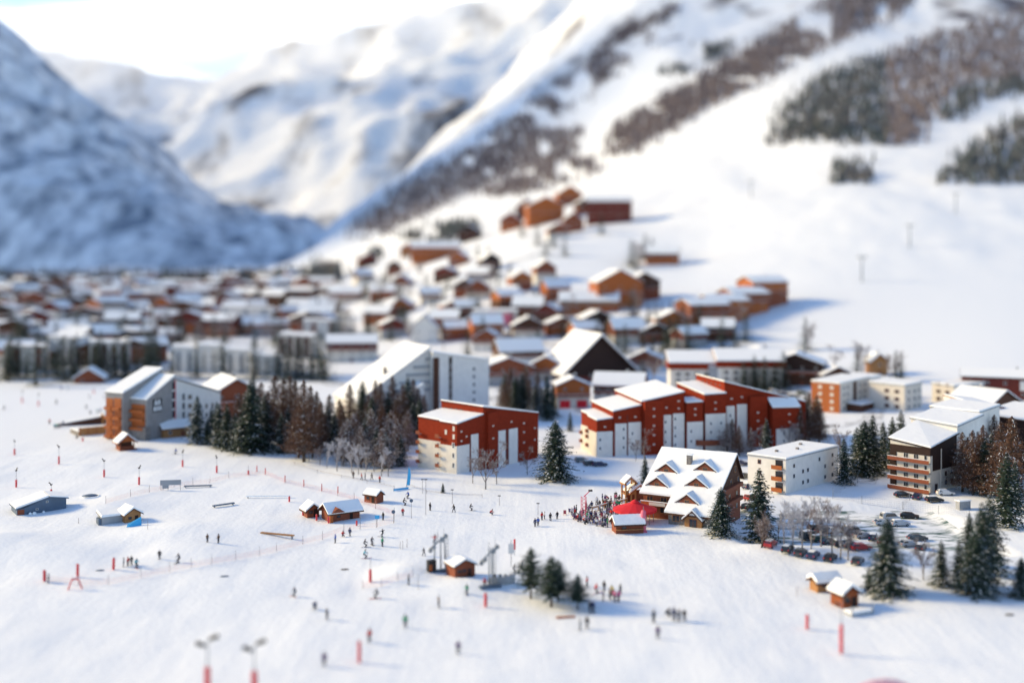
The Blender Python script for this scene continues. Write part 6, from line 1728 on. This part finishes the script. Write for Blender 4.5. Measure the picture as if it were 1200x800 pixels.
# ------------------------------------------------------------------ small huts
def hut(px, py, rz, w, d, hw, rise, wall, label, axis='y', over=.7, snow=.45, name='hut', door=True):
    c = at(px, py)
    t = empty(name, c, R(rz), label, 'hut', 'small piste huts')
    MB().box(-w/2, w/2, 0, d, -1.2, hw, M[wall]).build('wall', t)
    if axis == 'y': MB().prism([(-w/2 + .003, hw), (w/2 - .003, hw), (0, hw + rise)], .003, d - .003, M[wall]).build('gable', t)
    else:
        g = MB(); v = [(0.003, hw), (d - .003, hw), (d/2, hw + rise)]
        g.v += [(-w/2 + .003, y, z) for y, z in v] + [(w/2 - .003, y, z) for y, z in v]; k = g.mi(M[wall])
        g.f += [(2, 1, 0), (3, 4, 5), (0, 1, 4, 3), (1, 2, 5, 4), (2, 0, 3, 5)]; g.m += [k] * 5
        g.build('gable', t)
    gable_roof(t, -w/2, w/2, 0, d, hw, hw + rise, axis, over, 'brown', snow, chimney=False)
    if door: window(t, w * .22, 0, 0, .9, 1.9, frame='brown', glass='darkbrown', name='door')
    window(t, -w * .2, 0, .9, .9, .8, frame='brown')
    return t
c = at(49, 600)
t = empty('shed', c, R(33), 'blue grey sheet metal shed with a snowy asymmetric roof at the far left', 'shed')
t.scale = (0.74, 0.74, 0.74)
MB().prism([(-7.4, -1.5), (7.4, -1.5), (7.4, 3.6), (2.2, 4.4), (-5.6, 1.9), (-7.4, 1.7)], 0, 9, M['bluegrey']).build('wall', t)
slab(t, 'roof', [(-7.9, -.5, 1.66), (2.2, -.5, 4.42), (2.2, 9.4, 4.42), (-7.9, 9.4, 1.66)], .5, None, M['bluegrey'])
slab(t, 'roof', [(2.23, -.5, 4.42), (8.1, -.5, 3.5), (8.1, 9.4, 3.5), (2.23, 9.4, 4.42)], .3, None, M['bluegrey'])
MB().box(-7.2, -5.2, -.08, -.01, 0, 1.55, M['redwood']).build('door', t)
window(t, 1.6, 0, 2.9, .5, .6, frame='white'); window(t, -1.4, 0, .9, .7, .5, frame='white')
for x, r_ in ((-3.6, .5), (-2.4, .7), (.4, .45)): MB().lathe([(r_, -.1), (r_ * .9, .3), (r_ * .4, .6)], M['roofsnow'], 9, (x, -.8, 0)).build('snow_heap', t, True)
t = hut(156, 611, 40, 5.0, 5.5, 2.4, 1.6, 'pinkwall' if 'pinkwall' in M else 'honey', 'half buried low hut with a pale brown gable and a long grey side', 'y', snow=.6)
t.scale = (0.72, 0.72, 0.72)
c = at(133, 613)
t2 = empty('shed', c, R(33), 'low grey snow buried lean-to left of the pale brown gabled hut', 'shed')
t2.scale = (.75, .75, .75)
MB().box(-3.4, 3.6, 0, 5, -1, 1.9, M['grey']).build('wall', t2)
slab(t2, 'roof', [(-3.6, -.2, 1.92), (3.6, -.2, 1.92), (3.6, 6, 2.6), (-3.6, 6, 2.6)], .6, None, M['grey'], .1)
MB().box(-4.3, -3.42, .2, 3, -1, 1.8, M['bluegrey']).build('door', t2)
t = empty('banner_strip', at(158, 616), R(25), 'small blue tarpaulin leaning in front of the pale brown gabled hut', 'tarpaulin')
MB().hexa([(-1.8, -.6, 0), (1.4, -.2, 0), (1.4, .0, 0), (-1.8, -.4, 0)], [(-1.6, .0, .5), (1.4, .2, 1.9), (1.4, .3, 1.9), (-1.6, .1, .5)], M['bluecloth']).build('cloth', t)
t = empty('water_pit', at(106, 582), R(0), 'blue covered pit ringed with snow right of the blue grey shed', 'pit cover')
MB().lathe([(1.9, .05), (1.9, .25), (1.2, .55), (.2, .7)], M['bluegrey'], 16).build('cover', t, True)
MB().lathe([(2.5, -.2), (2.3, .3), (2.0, .35), (1.95, .0)], M['roofsnow'], 18).build('snow_rim', t, True)
hut(367, 606, 30, 2.9, 2.8, 1.8, 1.1, 'redwood', 'smallest timber hut at the left of the three by the red posts')
t = hut(404, 609, 32, 9.5, 6.0, 2.6, 1.8, 'redwood', 'large timber hut with a broad snowy roof and an orange corner', 'x', over=1.0)
t.scale = (0.78, 0.78, 0.78)
MB().box(-4.95, -4.0, -.9, -.01, -.6, 2.0, M['orange']).build('corner_panel', t)
MB().prism([(-4.6, 2.62), (-.4, 2.62), (-2.5, 4.0)], -1.2, 2.2, M['redwood']).build('cross_gable', t)
t = hut(434, 589, -35, 4.6, 3.0, 2.2, 1.0, 'redwood', 'narrow reddish hut behind the right end of the large timber hut', 'x', over=.4)
t.scale = (0.85, 0.85, 0.85)
t = hut(545, 675, 28, 5.6, 5.2, 2.7, 1.3, 'darkredwood' if 'darkredwood' in M else 'redwood', 'red brown lift cabin with a window band and a snowy roof', 'y', over=.6)
t.scale = (0.74, 0.74, 0.74)
for x in (-1.6, -.2, 1.2): window(t, x, 0, 1.0, 1.0, 1.0, frame='redwood')
for y in (1.4, 3.4): window(t, 2.8, y, 1.0, 1.0, 1.0, math.pi/2, frame='redwood')
b = MB().box(-1.5, 1.8, -1.5, -.1, -.3, .1, M['brown']); b.build('step', t)
hut(997, 712, 24, 3.3, 3.3, 2.5, 1.1, 'orangedark', 'front one of two kiosks, orange boarded with a snowy gable', 'y', over=.6, snow=.55)
hut(971, 693, 18, 4.6, 2.6, 1.7, .7, 'honey', 'rear one of two kiosks, long and pale with a snow loaded roof', 'x', over=.5, snow=.7)
t = empty('pallet', at(1001, 717), R(24), 'snowy white railed platform in front of the orange kiosk', 'platform')
MB().box(-2.2, 2.4, -2.0, 0, -.6, .5, M['grey']).build('deck', t)
MB().box(-2.2, 2.4, -2.0, 0, .503, .85, M['roofsnow']).build('snow_layer', t)
for x in (-2.1, 2.3): MB().box(x - .08, x + .08, -2.1, -1.95, -.4, 1.8, M['steel']).build('post', t)
MB().box(-2.1, 2.3, -2.08, -2.0, 1.55, 1.65, M['steel']).build('rail', t)

# ------------------------------------------------------------------ lift pylons
def pylon(px, py, top, label, legs):
    c = at(px, py); hgt = (py - top) / F * c.y
    t = empty('lift_pylon', c, R(30), label, 'lift pylon', 'steel lift pylons')
    for x in legs: MB().tube((x, 0, -.5), (x * .75, 0, hgt * .86), .17, .13, M['steel'], 8).build('leg', t)
    b = MB().tube((-1.7, 0, hgt * .62), (1.5, 0, hgt * .9), .16, .16, M['steel'], 8).tube((-.4, 0, hgt * .72), (-.4, 0, hgt), .07, .07, M['steel'], 6).tube((1.0, 0, hgt * .82), (.9, 0, hgt * 1.05), .05, .04, M['steel'], 6)
    b.tube((-1.6, -.8, hgt * .60), (-1.6, .8, hgt * .60), .09, .09, M['steel'], 6).tube((1.4, -.8, hgt * .88), (1.4, .8, hgt * .88), .09, .09, M['steel'], 6)
    b.build('cross_arm', t)
    for x, z in ((-1.9, .56), (-1.2, .62), (.6, .78), (1.3, .86)):
        MB().tube((x, -.12, hgt * z), (x, .12, hgt * z), .45, .45, M['steel'], 14).build('sheave', t)
    b = MB()
    for k in range(9): b.box(legs[-1] * .9 + .2, legs[-1] * .9 + .7, -.04, .04, .6 + k * hgt * .085, .68 + k * hgt * .085, M['steel'])
    b.box(legs[-1] * .9 + .18, legs[-1] * .9 + .25, -.05, .05, .3, hgt * .82, M['steel']).box(legs[-1] * .9 + .66, legs[-1] * .9 + .72, -.05, .05, .3, hgt * .82, M['steel'])
    b.build('ladder', t)
    MB().box(-2.2, 2.0, -.5, .5, -.4, .5, M['bluegrey']).build('base', t)
    return t, hgt
t, hg = pylon(515, 670, 622, 'tall steel drag lift pylon left of the red brown cabin', (-1.2, .3, 1.3))
MB().box(-2.6, -1.0, -.7, .3, .5, 2.6, M['black']).build('motor_box', t)
MB().box(-2.5, -1.9, -.72, -.702, .7, 1.8, M['orange']).build('warning_panel', t)
person(513, 634, 'wide', 'red', 'person in red climbing at the top of the left steel pylon', 'people on the piste', None, loc=Vector((t.location.x - .9, t.location.y - .35, t.location.z + hg * .70)))
pylon(575, 688, 634, 'slimmer steel drag lift pylon right of the red brown cabin', (-.35, .35))
c = at(587, 682)
t = empty('loading_ramp', c, R(34), 'dark curved loading station wall at the foot of the right pylon', 'lift station')
b = MB()
for k in range(8):
    a0, a1 = math.pi * (1.05 + .9 * k / 8), math.pi * (1.05 + .9 * (k + 1) / 8)
    p0, p1 = (3.0 * math.cos(a0), 1.5 * math.sin(a0)), (3.0 * math.cos(a1), 1.5 * math.sin(a1))
    b.hexa([(p0[0], p0[1], -.5), (p1[0], p1[1], -.5), (p1[0], p1[1] + .2, -.5), (p0[0], p0[1] + .2, -.5)], [(p0[0], p0[1] - .25, 1.5), (p1[0], p1[1] - .25, 1.5), (p1[0], p1[1] - .05, 1.5), (p0[0], p0[1] - .05, 1.5)], M['grey'])
b.build('curved_wall', t)
for k in range(4): MB().box(-2.0 + k * 1.2, -1.5 + k * 1.2, -.8, -.3, 0, 1.9 - .2 * k, M[('black', 'bluegrey', 'steel', 'black')[k]]).build('machine', t)
t = empty('warning_board', at(599, 664), R(0), 'white board on a pole under the hanging red mat', 'sign')
MB().tube((0, 0, -.3), (0, 0, 5.2), .07, .06, M['pole'], 6).build('pole', t)
MB().box(-.55, .55, -.08, -.061, 2.6, 4.6, M['white']).build('board', t)
t = empty('warning_board', at(663, 723), R(8), 'flat orange red marker board lying on the snow below the pines', 'marker')
MB().box(-1.6, 1.6, -.5, .5, .02, .12, M['orange']).build('board', t)
for px, py, lab in ((263, 675, 'dark flat mat lying on the snow below the long net fence'), (404, 667, 'pale brown mat lying on the snow right of the lower middle'), (117, 668, 'dark heap of tarpaulin inside the training corral'), (1183, 720, 'dark rock poking from the snow at the lower right')):
    t = empty('ground_mat', at(px, py), R(10), lab, 'mat')
    MB().lathe([(1.0, -.1), (1.05, .1), (.6, .22), (.1, .26)], M['bark' if 'pale' in lab or 'rock' in lab else 'bluegrey'], 9).build('cover', t)
    t.scale = (.8, .5, .6)
# terrain park boxes
for px, py, rz, w_, lab in ((262, 593, 38, 5.5, 'long slanted blue grey slide rail in the snow park'), (232, 571, 8, 7, 'low blue slide box on the rim of the snow park'), (315, 583, 2, 11, 'long white slide box on the hump of the snow park'), (325, 628, -20, 8, 'pale wooden slide rail near the middle of the long net fence')):
    t = empty('slide_rail', at(px, py), R(rz), lab, 'slide rail', 'snow park rails')
    MB().box(-w_/2, w_/2, -.35, .35, .35, .6, M['bluegrey' if 'blue' in lab else 'roofsnow' if 'white' in lab else 'honey']).build('rail', t)
    for x in (-w_/2 + .4, w_/2 - .4): MB().box(x - .1, x + .1, -.3, .3, -.3, .349, M['steel']).build('leg', t)

# ------------------------------------------------------------------ restaurant terrace
c = at(744, 611)
t = empty('bar_tent', c, 0, 'large round red canopy over the terrace bar of the restaurant', 'canopy')
b = MB(); n = 16
for j in range(n):
    a0, a1 = 2 * math.pi * j / n, 2 * math.pi * (j + 1) / n
    R1, R0 = 5.0, 1.0
    q = [(R1 * math.cos(a0), R1 * math.sin(a0), 3.0), (R1 * math.cos(a1), R1 * math.sin(a1), 3.0), (R0 * math.cos(a1), R0 * math.sin(a1), 4.3), (R0 * math.cos(a0), R0 * math.sin(a0), 4.3)]
    b.hexa([(x, y, z - .05) for x, y, z in q], q, M['redcloth'])
    b.hexa([(R1 * math.cos(a0) * .99, R1 * math.sin(a0) * .99, 2.5), (R1 * math.cos(a1) * .99, R1 * math.sin(a1) * .99, 2.5), (R1 * math.cos(a1), R1 * math.sin(a1), 2.5), (R1 * math.cos(a0), R1 * math.sin(a0), 2.5)],
           [(R1 * math.cos(a0) * .99, R1 * math.sin(a0) * .99, 2.95), (R1 * math.cos(a1) * .99, R1 * math.sin(a1) * .99, 2.95), (R1 * math.cos(a1), R1 * math.sin(a1), 2.96), (R1 * math.cos(a0), R1 * math.sin(a0), 2.96)], M['redcloth'])
b.build('canopy_cloth', t)
MB().lathe([(1.02, 4.25), (1.02, 4.5), (.2, 5.0)], M['redcloth'], 14).build('canopy_cap', t)
for j in range(8):
    a = 2 * math.pi * j / 8
    MB().tube((4.2 * math.cos(a), 4.2 * math.sin(a), -.3), (4.2 * math.cos(a), 4.2 * math.sin(a), 2.9), .08, .08, M['pole'], 6).build('post', t)
MB().lathe([(2.2, -.3), (2.2, 1.1), (2.4, 1.12), (2.4, 1.22)], M['honey'], 16).build('bar_counter', t)
t = hut(738, 625, 10, 6.2, 3.6, 2.0, 1.1, 'redwood', 'snow roofed timber bar hut in front of the round red canopy', 'x', over=.5, snow=.5, door=False)
MB().box(-3.1, 3.1, -.5, -.06, .9, 1.05, M['honey']).build('counter', t)
# timber tower gate with gabled roofs
c = at(739, 590)
t = empty('timber_gate', c, R(20), 'honey coloured timber play tower with a snowy gable left of the restaurant', 'timber tower')
for x in (-1.3, 1.3):
    for y in (0, 2.2): MB().box(x - .16, x + .16, y - .16, y + .16, -.5, 5.0, M['honey']).build('post', t)
MB().box(-1.4, 1.4, -.1, 2.4, 2.2, 2.45, M['honey']).build('platform', t)
MB().box(-1.4, 1.4, -.22, -.161, 2.5, 3.3, M['honey']).build('railing', t)
for sg in (-1, 1): MB().tube((sg * 1.3, -.1, 2.4), (0, -.1, 4.2), .1, .1, M['honey'], 6).build('brace', t)
gable_roof(t, -1.4, 1.4, 0, 2.2, 5.0, 6.2, 'y', .4, 'honey', .35, chimney=False)
c = at(750, 590)
t = empty('covered_entrance', c, R(20), 'low timber entrance porch with a snowy roof between the play tower and the restaurant', 'porch')
for x in (-2.4, 2.4):
    for y in (0, 3): MB().box(x - .13, x + .13, y - .13, y + .13, -.5, 2.8, M['honey']).build('post', t)
MB().box(-2.3, 2.3, 2.9, 3.0, -.5, 2.8, M['redwood']).build('back_wall', t)
gable_roof(t, -2.5, 2.5, 0, 3, 2.8, 4.4, 'y', .5, 'orange', .4, chimney=False)
# sloped hand rail of the terrace
p, q = at(694, 600), at(735, 590)
t = empty('terrace_fence', p, 0, 'honey timber railing with a snowy top along the back of the crowded terrace', 'fence')
d = q - p
for k in range(7):
    s = d * (k / 6.); MB().box(s.x - .1, s.x + .1, s.y - .1, s.y + .1, s.z - .4, s.z + 1.3, M['honey']).build('post', t)
MB().hexa([(0, -.05, .9), (d.x, d.y - .05, d.z + .9), (d.x, d.y + .05, d.z + .9), (0, .05, .9)], [(0, -.05, 1.2), (d.x, d.y - .05, d.z + 1.2), (d.x, d.y + .05, d.z + 1.2), (0, .05, 1.2)], M['honey']).build('rail', t)
MB().hexa([(0, -.12, 1.303), (d.x, d.y - .12, d.z + 1.303), (d.x, d.y + .12, d.z + 1.303), (0, .12, 1.303)], [(0, -.1, 1.45), (d.x, d.y - .1, d.z + 1.45), (d.x, d.y + .1, d.z + 1.45), (0, .1, 1.45)], M['roofsnow']).build('snow_layer', t)
# pink lattice gantry and padded pink mast
c = at(684, 608)
t = empty('lattice_gantry', c, R(14), 'pink lattice mast with a jib and floodlights rising out of the crowd', 'gantry')
for x in (-.5, .5):
    for y in (-.4, .4): MB().tube((x, y, -.3), (x, y, 5.2), .07, .07, M['pink'], 5).build('upright', t)
b = MB()
for k in range(6):
    z0, z1 = k * .85, (k + 1) * .85
    b.tube((-.5, -.4, z0), (.5, -.4, z1), .05, .05, M['pink'], 4).tube((.5, .4, z0), (-.5, .4, z1), .05, .05, M['pink'], 4)
b.build('lattice', t)
MB().tube((0, 0, 5.1), (1.7, 0, 6.6), .13, .1, M['pink'], 6).build('jib', t)
for dx in (1.3, 1.8): MB().box(dx - .2, dx + .2, -.35, -.05, 6.3, 6.7, M['black']).build('floodlight', t)
c = at(754, 623)
t = empty('padded_mast', c, 0, 'tall pink padded mast beside the terrace bar hut', 'mast')
MB().lathe([(.55, -.2), (.62, .1), (.56, 4.4), (.42, 4.7)], M['pink'], 12).build('padding', t, True)
MB().tube((0, 0, 4.6), (0, 0, 5.6), .08, .06, M['pole'], 6).build('pole', t)
MB().box(-.75, .75, -.75, .75, -.6, .25, M['pink']).build('base', t)
# big parasol in snow colour beside the canopy
c = at(766, 606)
t = empty('parasol', at(763, 597), 0, 'folded white canopy with snow just right of the red canopy', 'parasol')
MB().tube((0, 0, -.3), (0, 0, 3.0), .06, .05, M['pole'], 6).build('pole', t)
MB().lathe([(1.7, 2.5), (1.6, 2.75), (.3, 3.5)], M['roofsnow'], 8).build('canopy_cloth', t)
# deck chairs and tables on the terrace
def deck_chair():
    t = empty('deck_chair', (0, 0, 0))
    MB().hexa([(-.3, -.45, .32), (.3, -.45, .32), (.3, .15, .22), (-.3, .15, .22)], [(-.3, -.45, .36), (.3, -.45, .36), (.3, .15, .26), (-.3, .15, .26)], M['tint']).build('seat', t)
    MB().hexa([(-.3, .151, .24), (.3, .151, .24), (.3, .62, .95), (-.3, .62, .95)], [(-.3, .11, .27), (.3, .11, .27), (.3, .58, .98), (-.3, .58, .98)], M['tint']).build('backrest', t)
    for x in (-.33, .33):
        MB().tube((x, -.5, 0), (x, .62, .98), .022, .022, M['honey'], 5).build('leg', t)
        MB().tube((x, .5, 0), (x, -.45, .36), .022, .022, M['honey'], 5).build('leg', t)
    return t
dc = deck_chair(); dtree = [(p, []) for p in kids(dc)]
dspots = [(662, 603), (668, 601), (672, 606), (680, 611), (688, 612), (696, 614), (703, 616), (709, 617), (676, 609), (692, 609), (700, 611), (712, 612), (718, 610), (722, 604), (706, 606), (698, 603), (715, 600), (720, 594), (712, 592), (704, 598)]
dspots.sort()
for k, (px, py) in enumerate(dspots):
    c = at(px, py); cl = [(.5, .1, .12), (.2, .16, .25), (.45, .42, .4)][k % 3]; nm = ['red', 'purple grey', 'pale'][k % 3]
    lab = f"{nm} deck chair on the crowded terrace, {ORD[k]} from the left of the deck chairs"
    if k == 0:
        o = dc; o.location = c; o['label'] = lab
        for p, _ in dtree: p.color = (*cl, 1)
    else: o = copy_tree(dc, dtree, c, rp_.uniform(-.6, .6), 1.0, cl, lab)
    o['category'] = 'deck chair'; o['group'] = 'deck chairs on the terrace'
# grey signal box below the flats, snow cannon box
t = empty('transformer_box', at(1131, 597), R(20), 'small grey cabinet by the mesh fence below the larches', 'cabinet')
MB().box(-1.6, 1.6, 0, 1.4, -.4, 2.0, M['grey']).build('case', t); MB().box(-1.75, 1.75, -.15, 1.55, 2.003, 2.3, M['roofsnow']).build('snow_layer', t)
for x in (-.8, .8): MB().box(x - .7, x + .7, -.05, -.01, .1, 1.8, M['steel']).build('door', t)
# chair lift masts on the slope
for k, (px, py) in enumerate(((1066, 290), (1010, 330), (1120, 250), (880, 232))):
    c = at(px, py)
    t = empty('chairlift_mast', c, R(30), f"grey chairlift mast on the wide ski slope, {['second', 'third', 'fourth', 'first'][k]} from the left", 'lift mast', 'chairlift masts')
    MB().tube((0, 0, -1), (0, 0, 15), .6, .4, M['steel'], 8).build('pole', t)
    MB().box(-3.4, 3.4, -.3, .3, 15.003, 15.6, M['steel']).build('cross_arm', t)
    for x in (-3.1, 3.1): MB().box(x - .3, x + .3, -1.6, 1.6, 14.5, 15, M['steel']).build('sheave', t)

# trodden and thawed streaks of the car park
us = np.linspace(0, 1, 60); X_, Y_ = np.meshgrid(54 + 46 * us, 250 + 36 * us)
cp_m = terrain_material('car_park_surface', (0.10, 0.16, 0.15), 0.47, 0.63, 0.16, stretch=(1.0, 2.2, 1))
tag(grid_mesh('car_park', X_, Y_, ground(X_, Y_) + .03, cp_m), kind='structure')
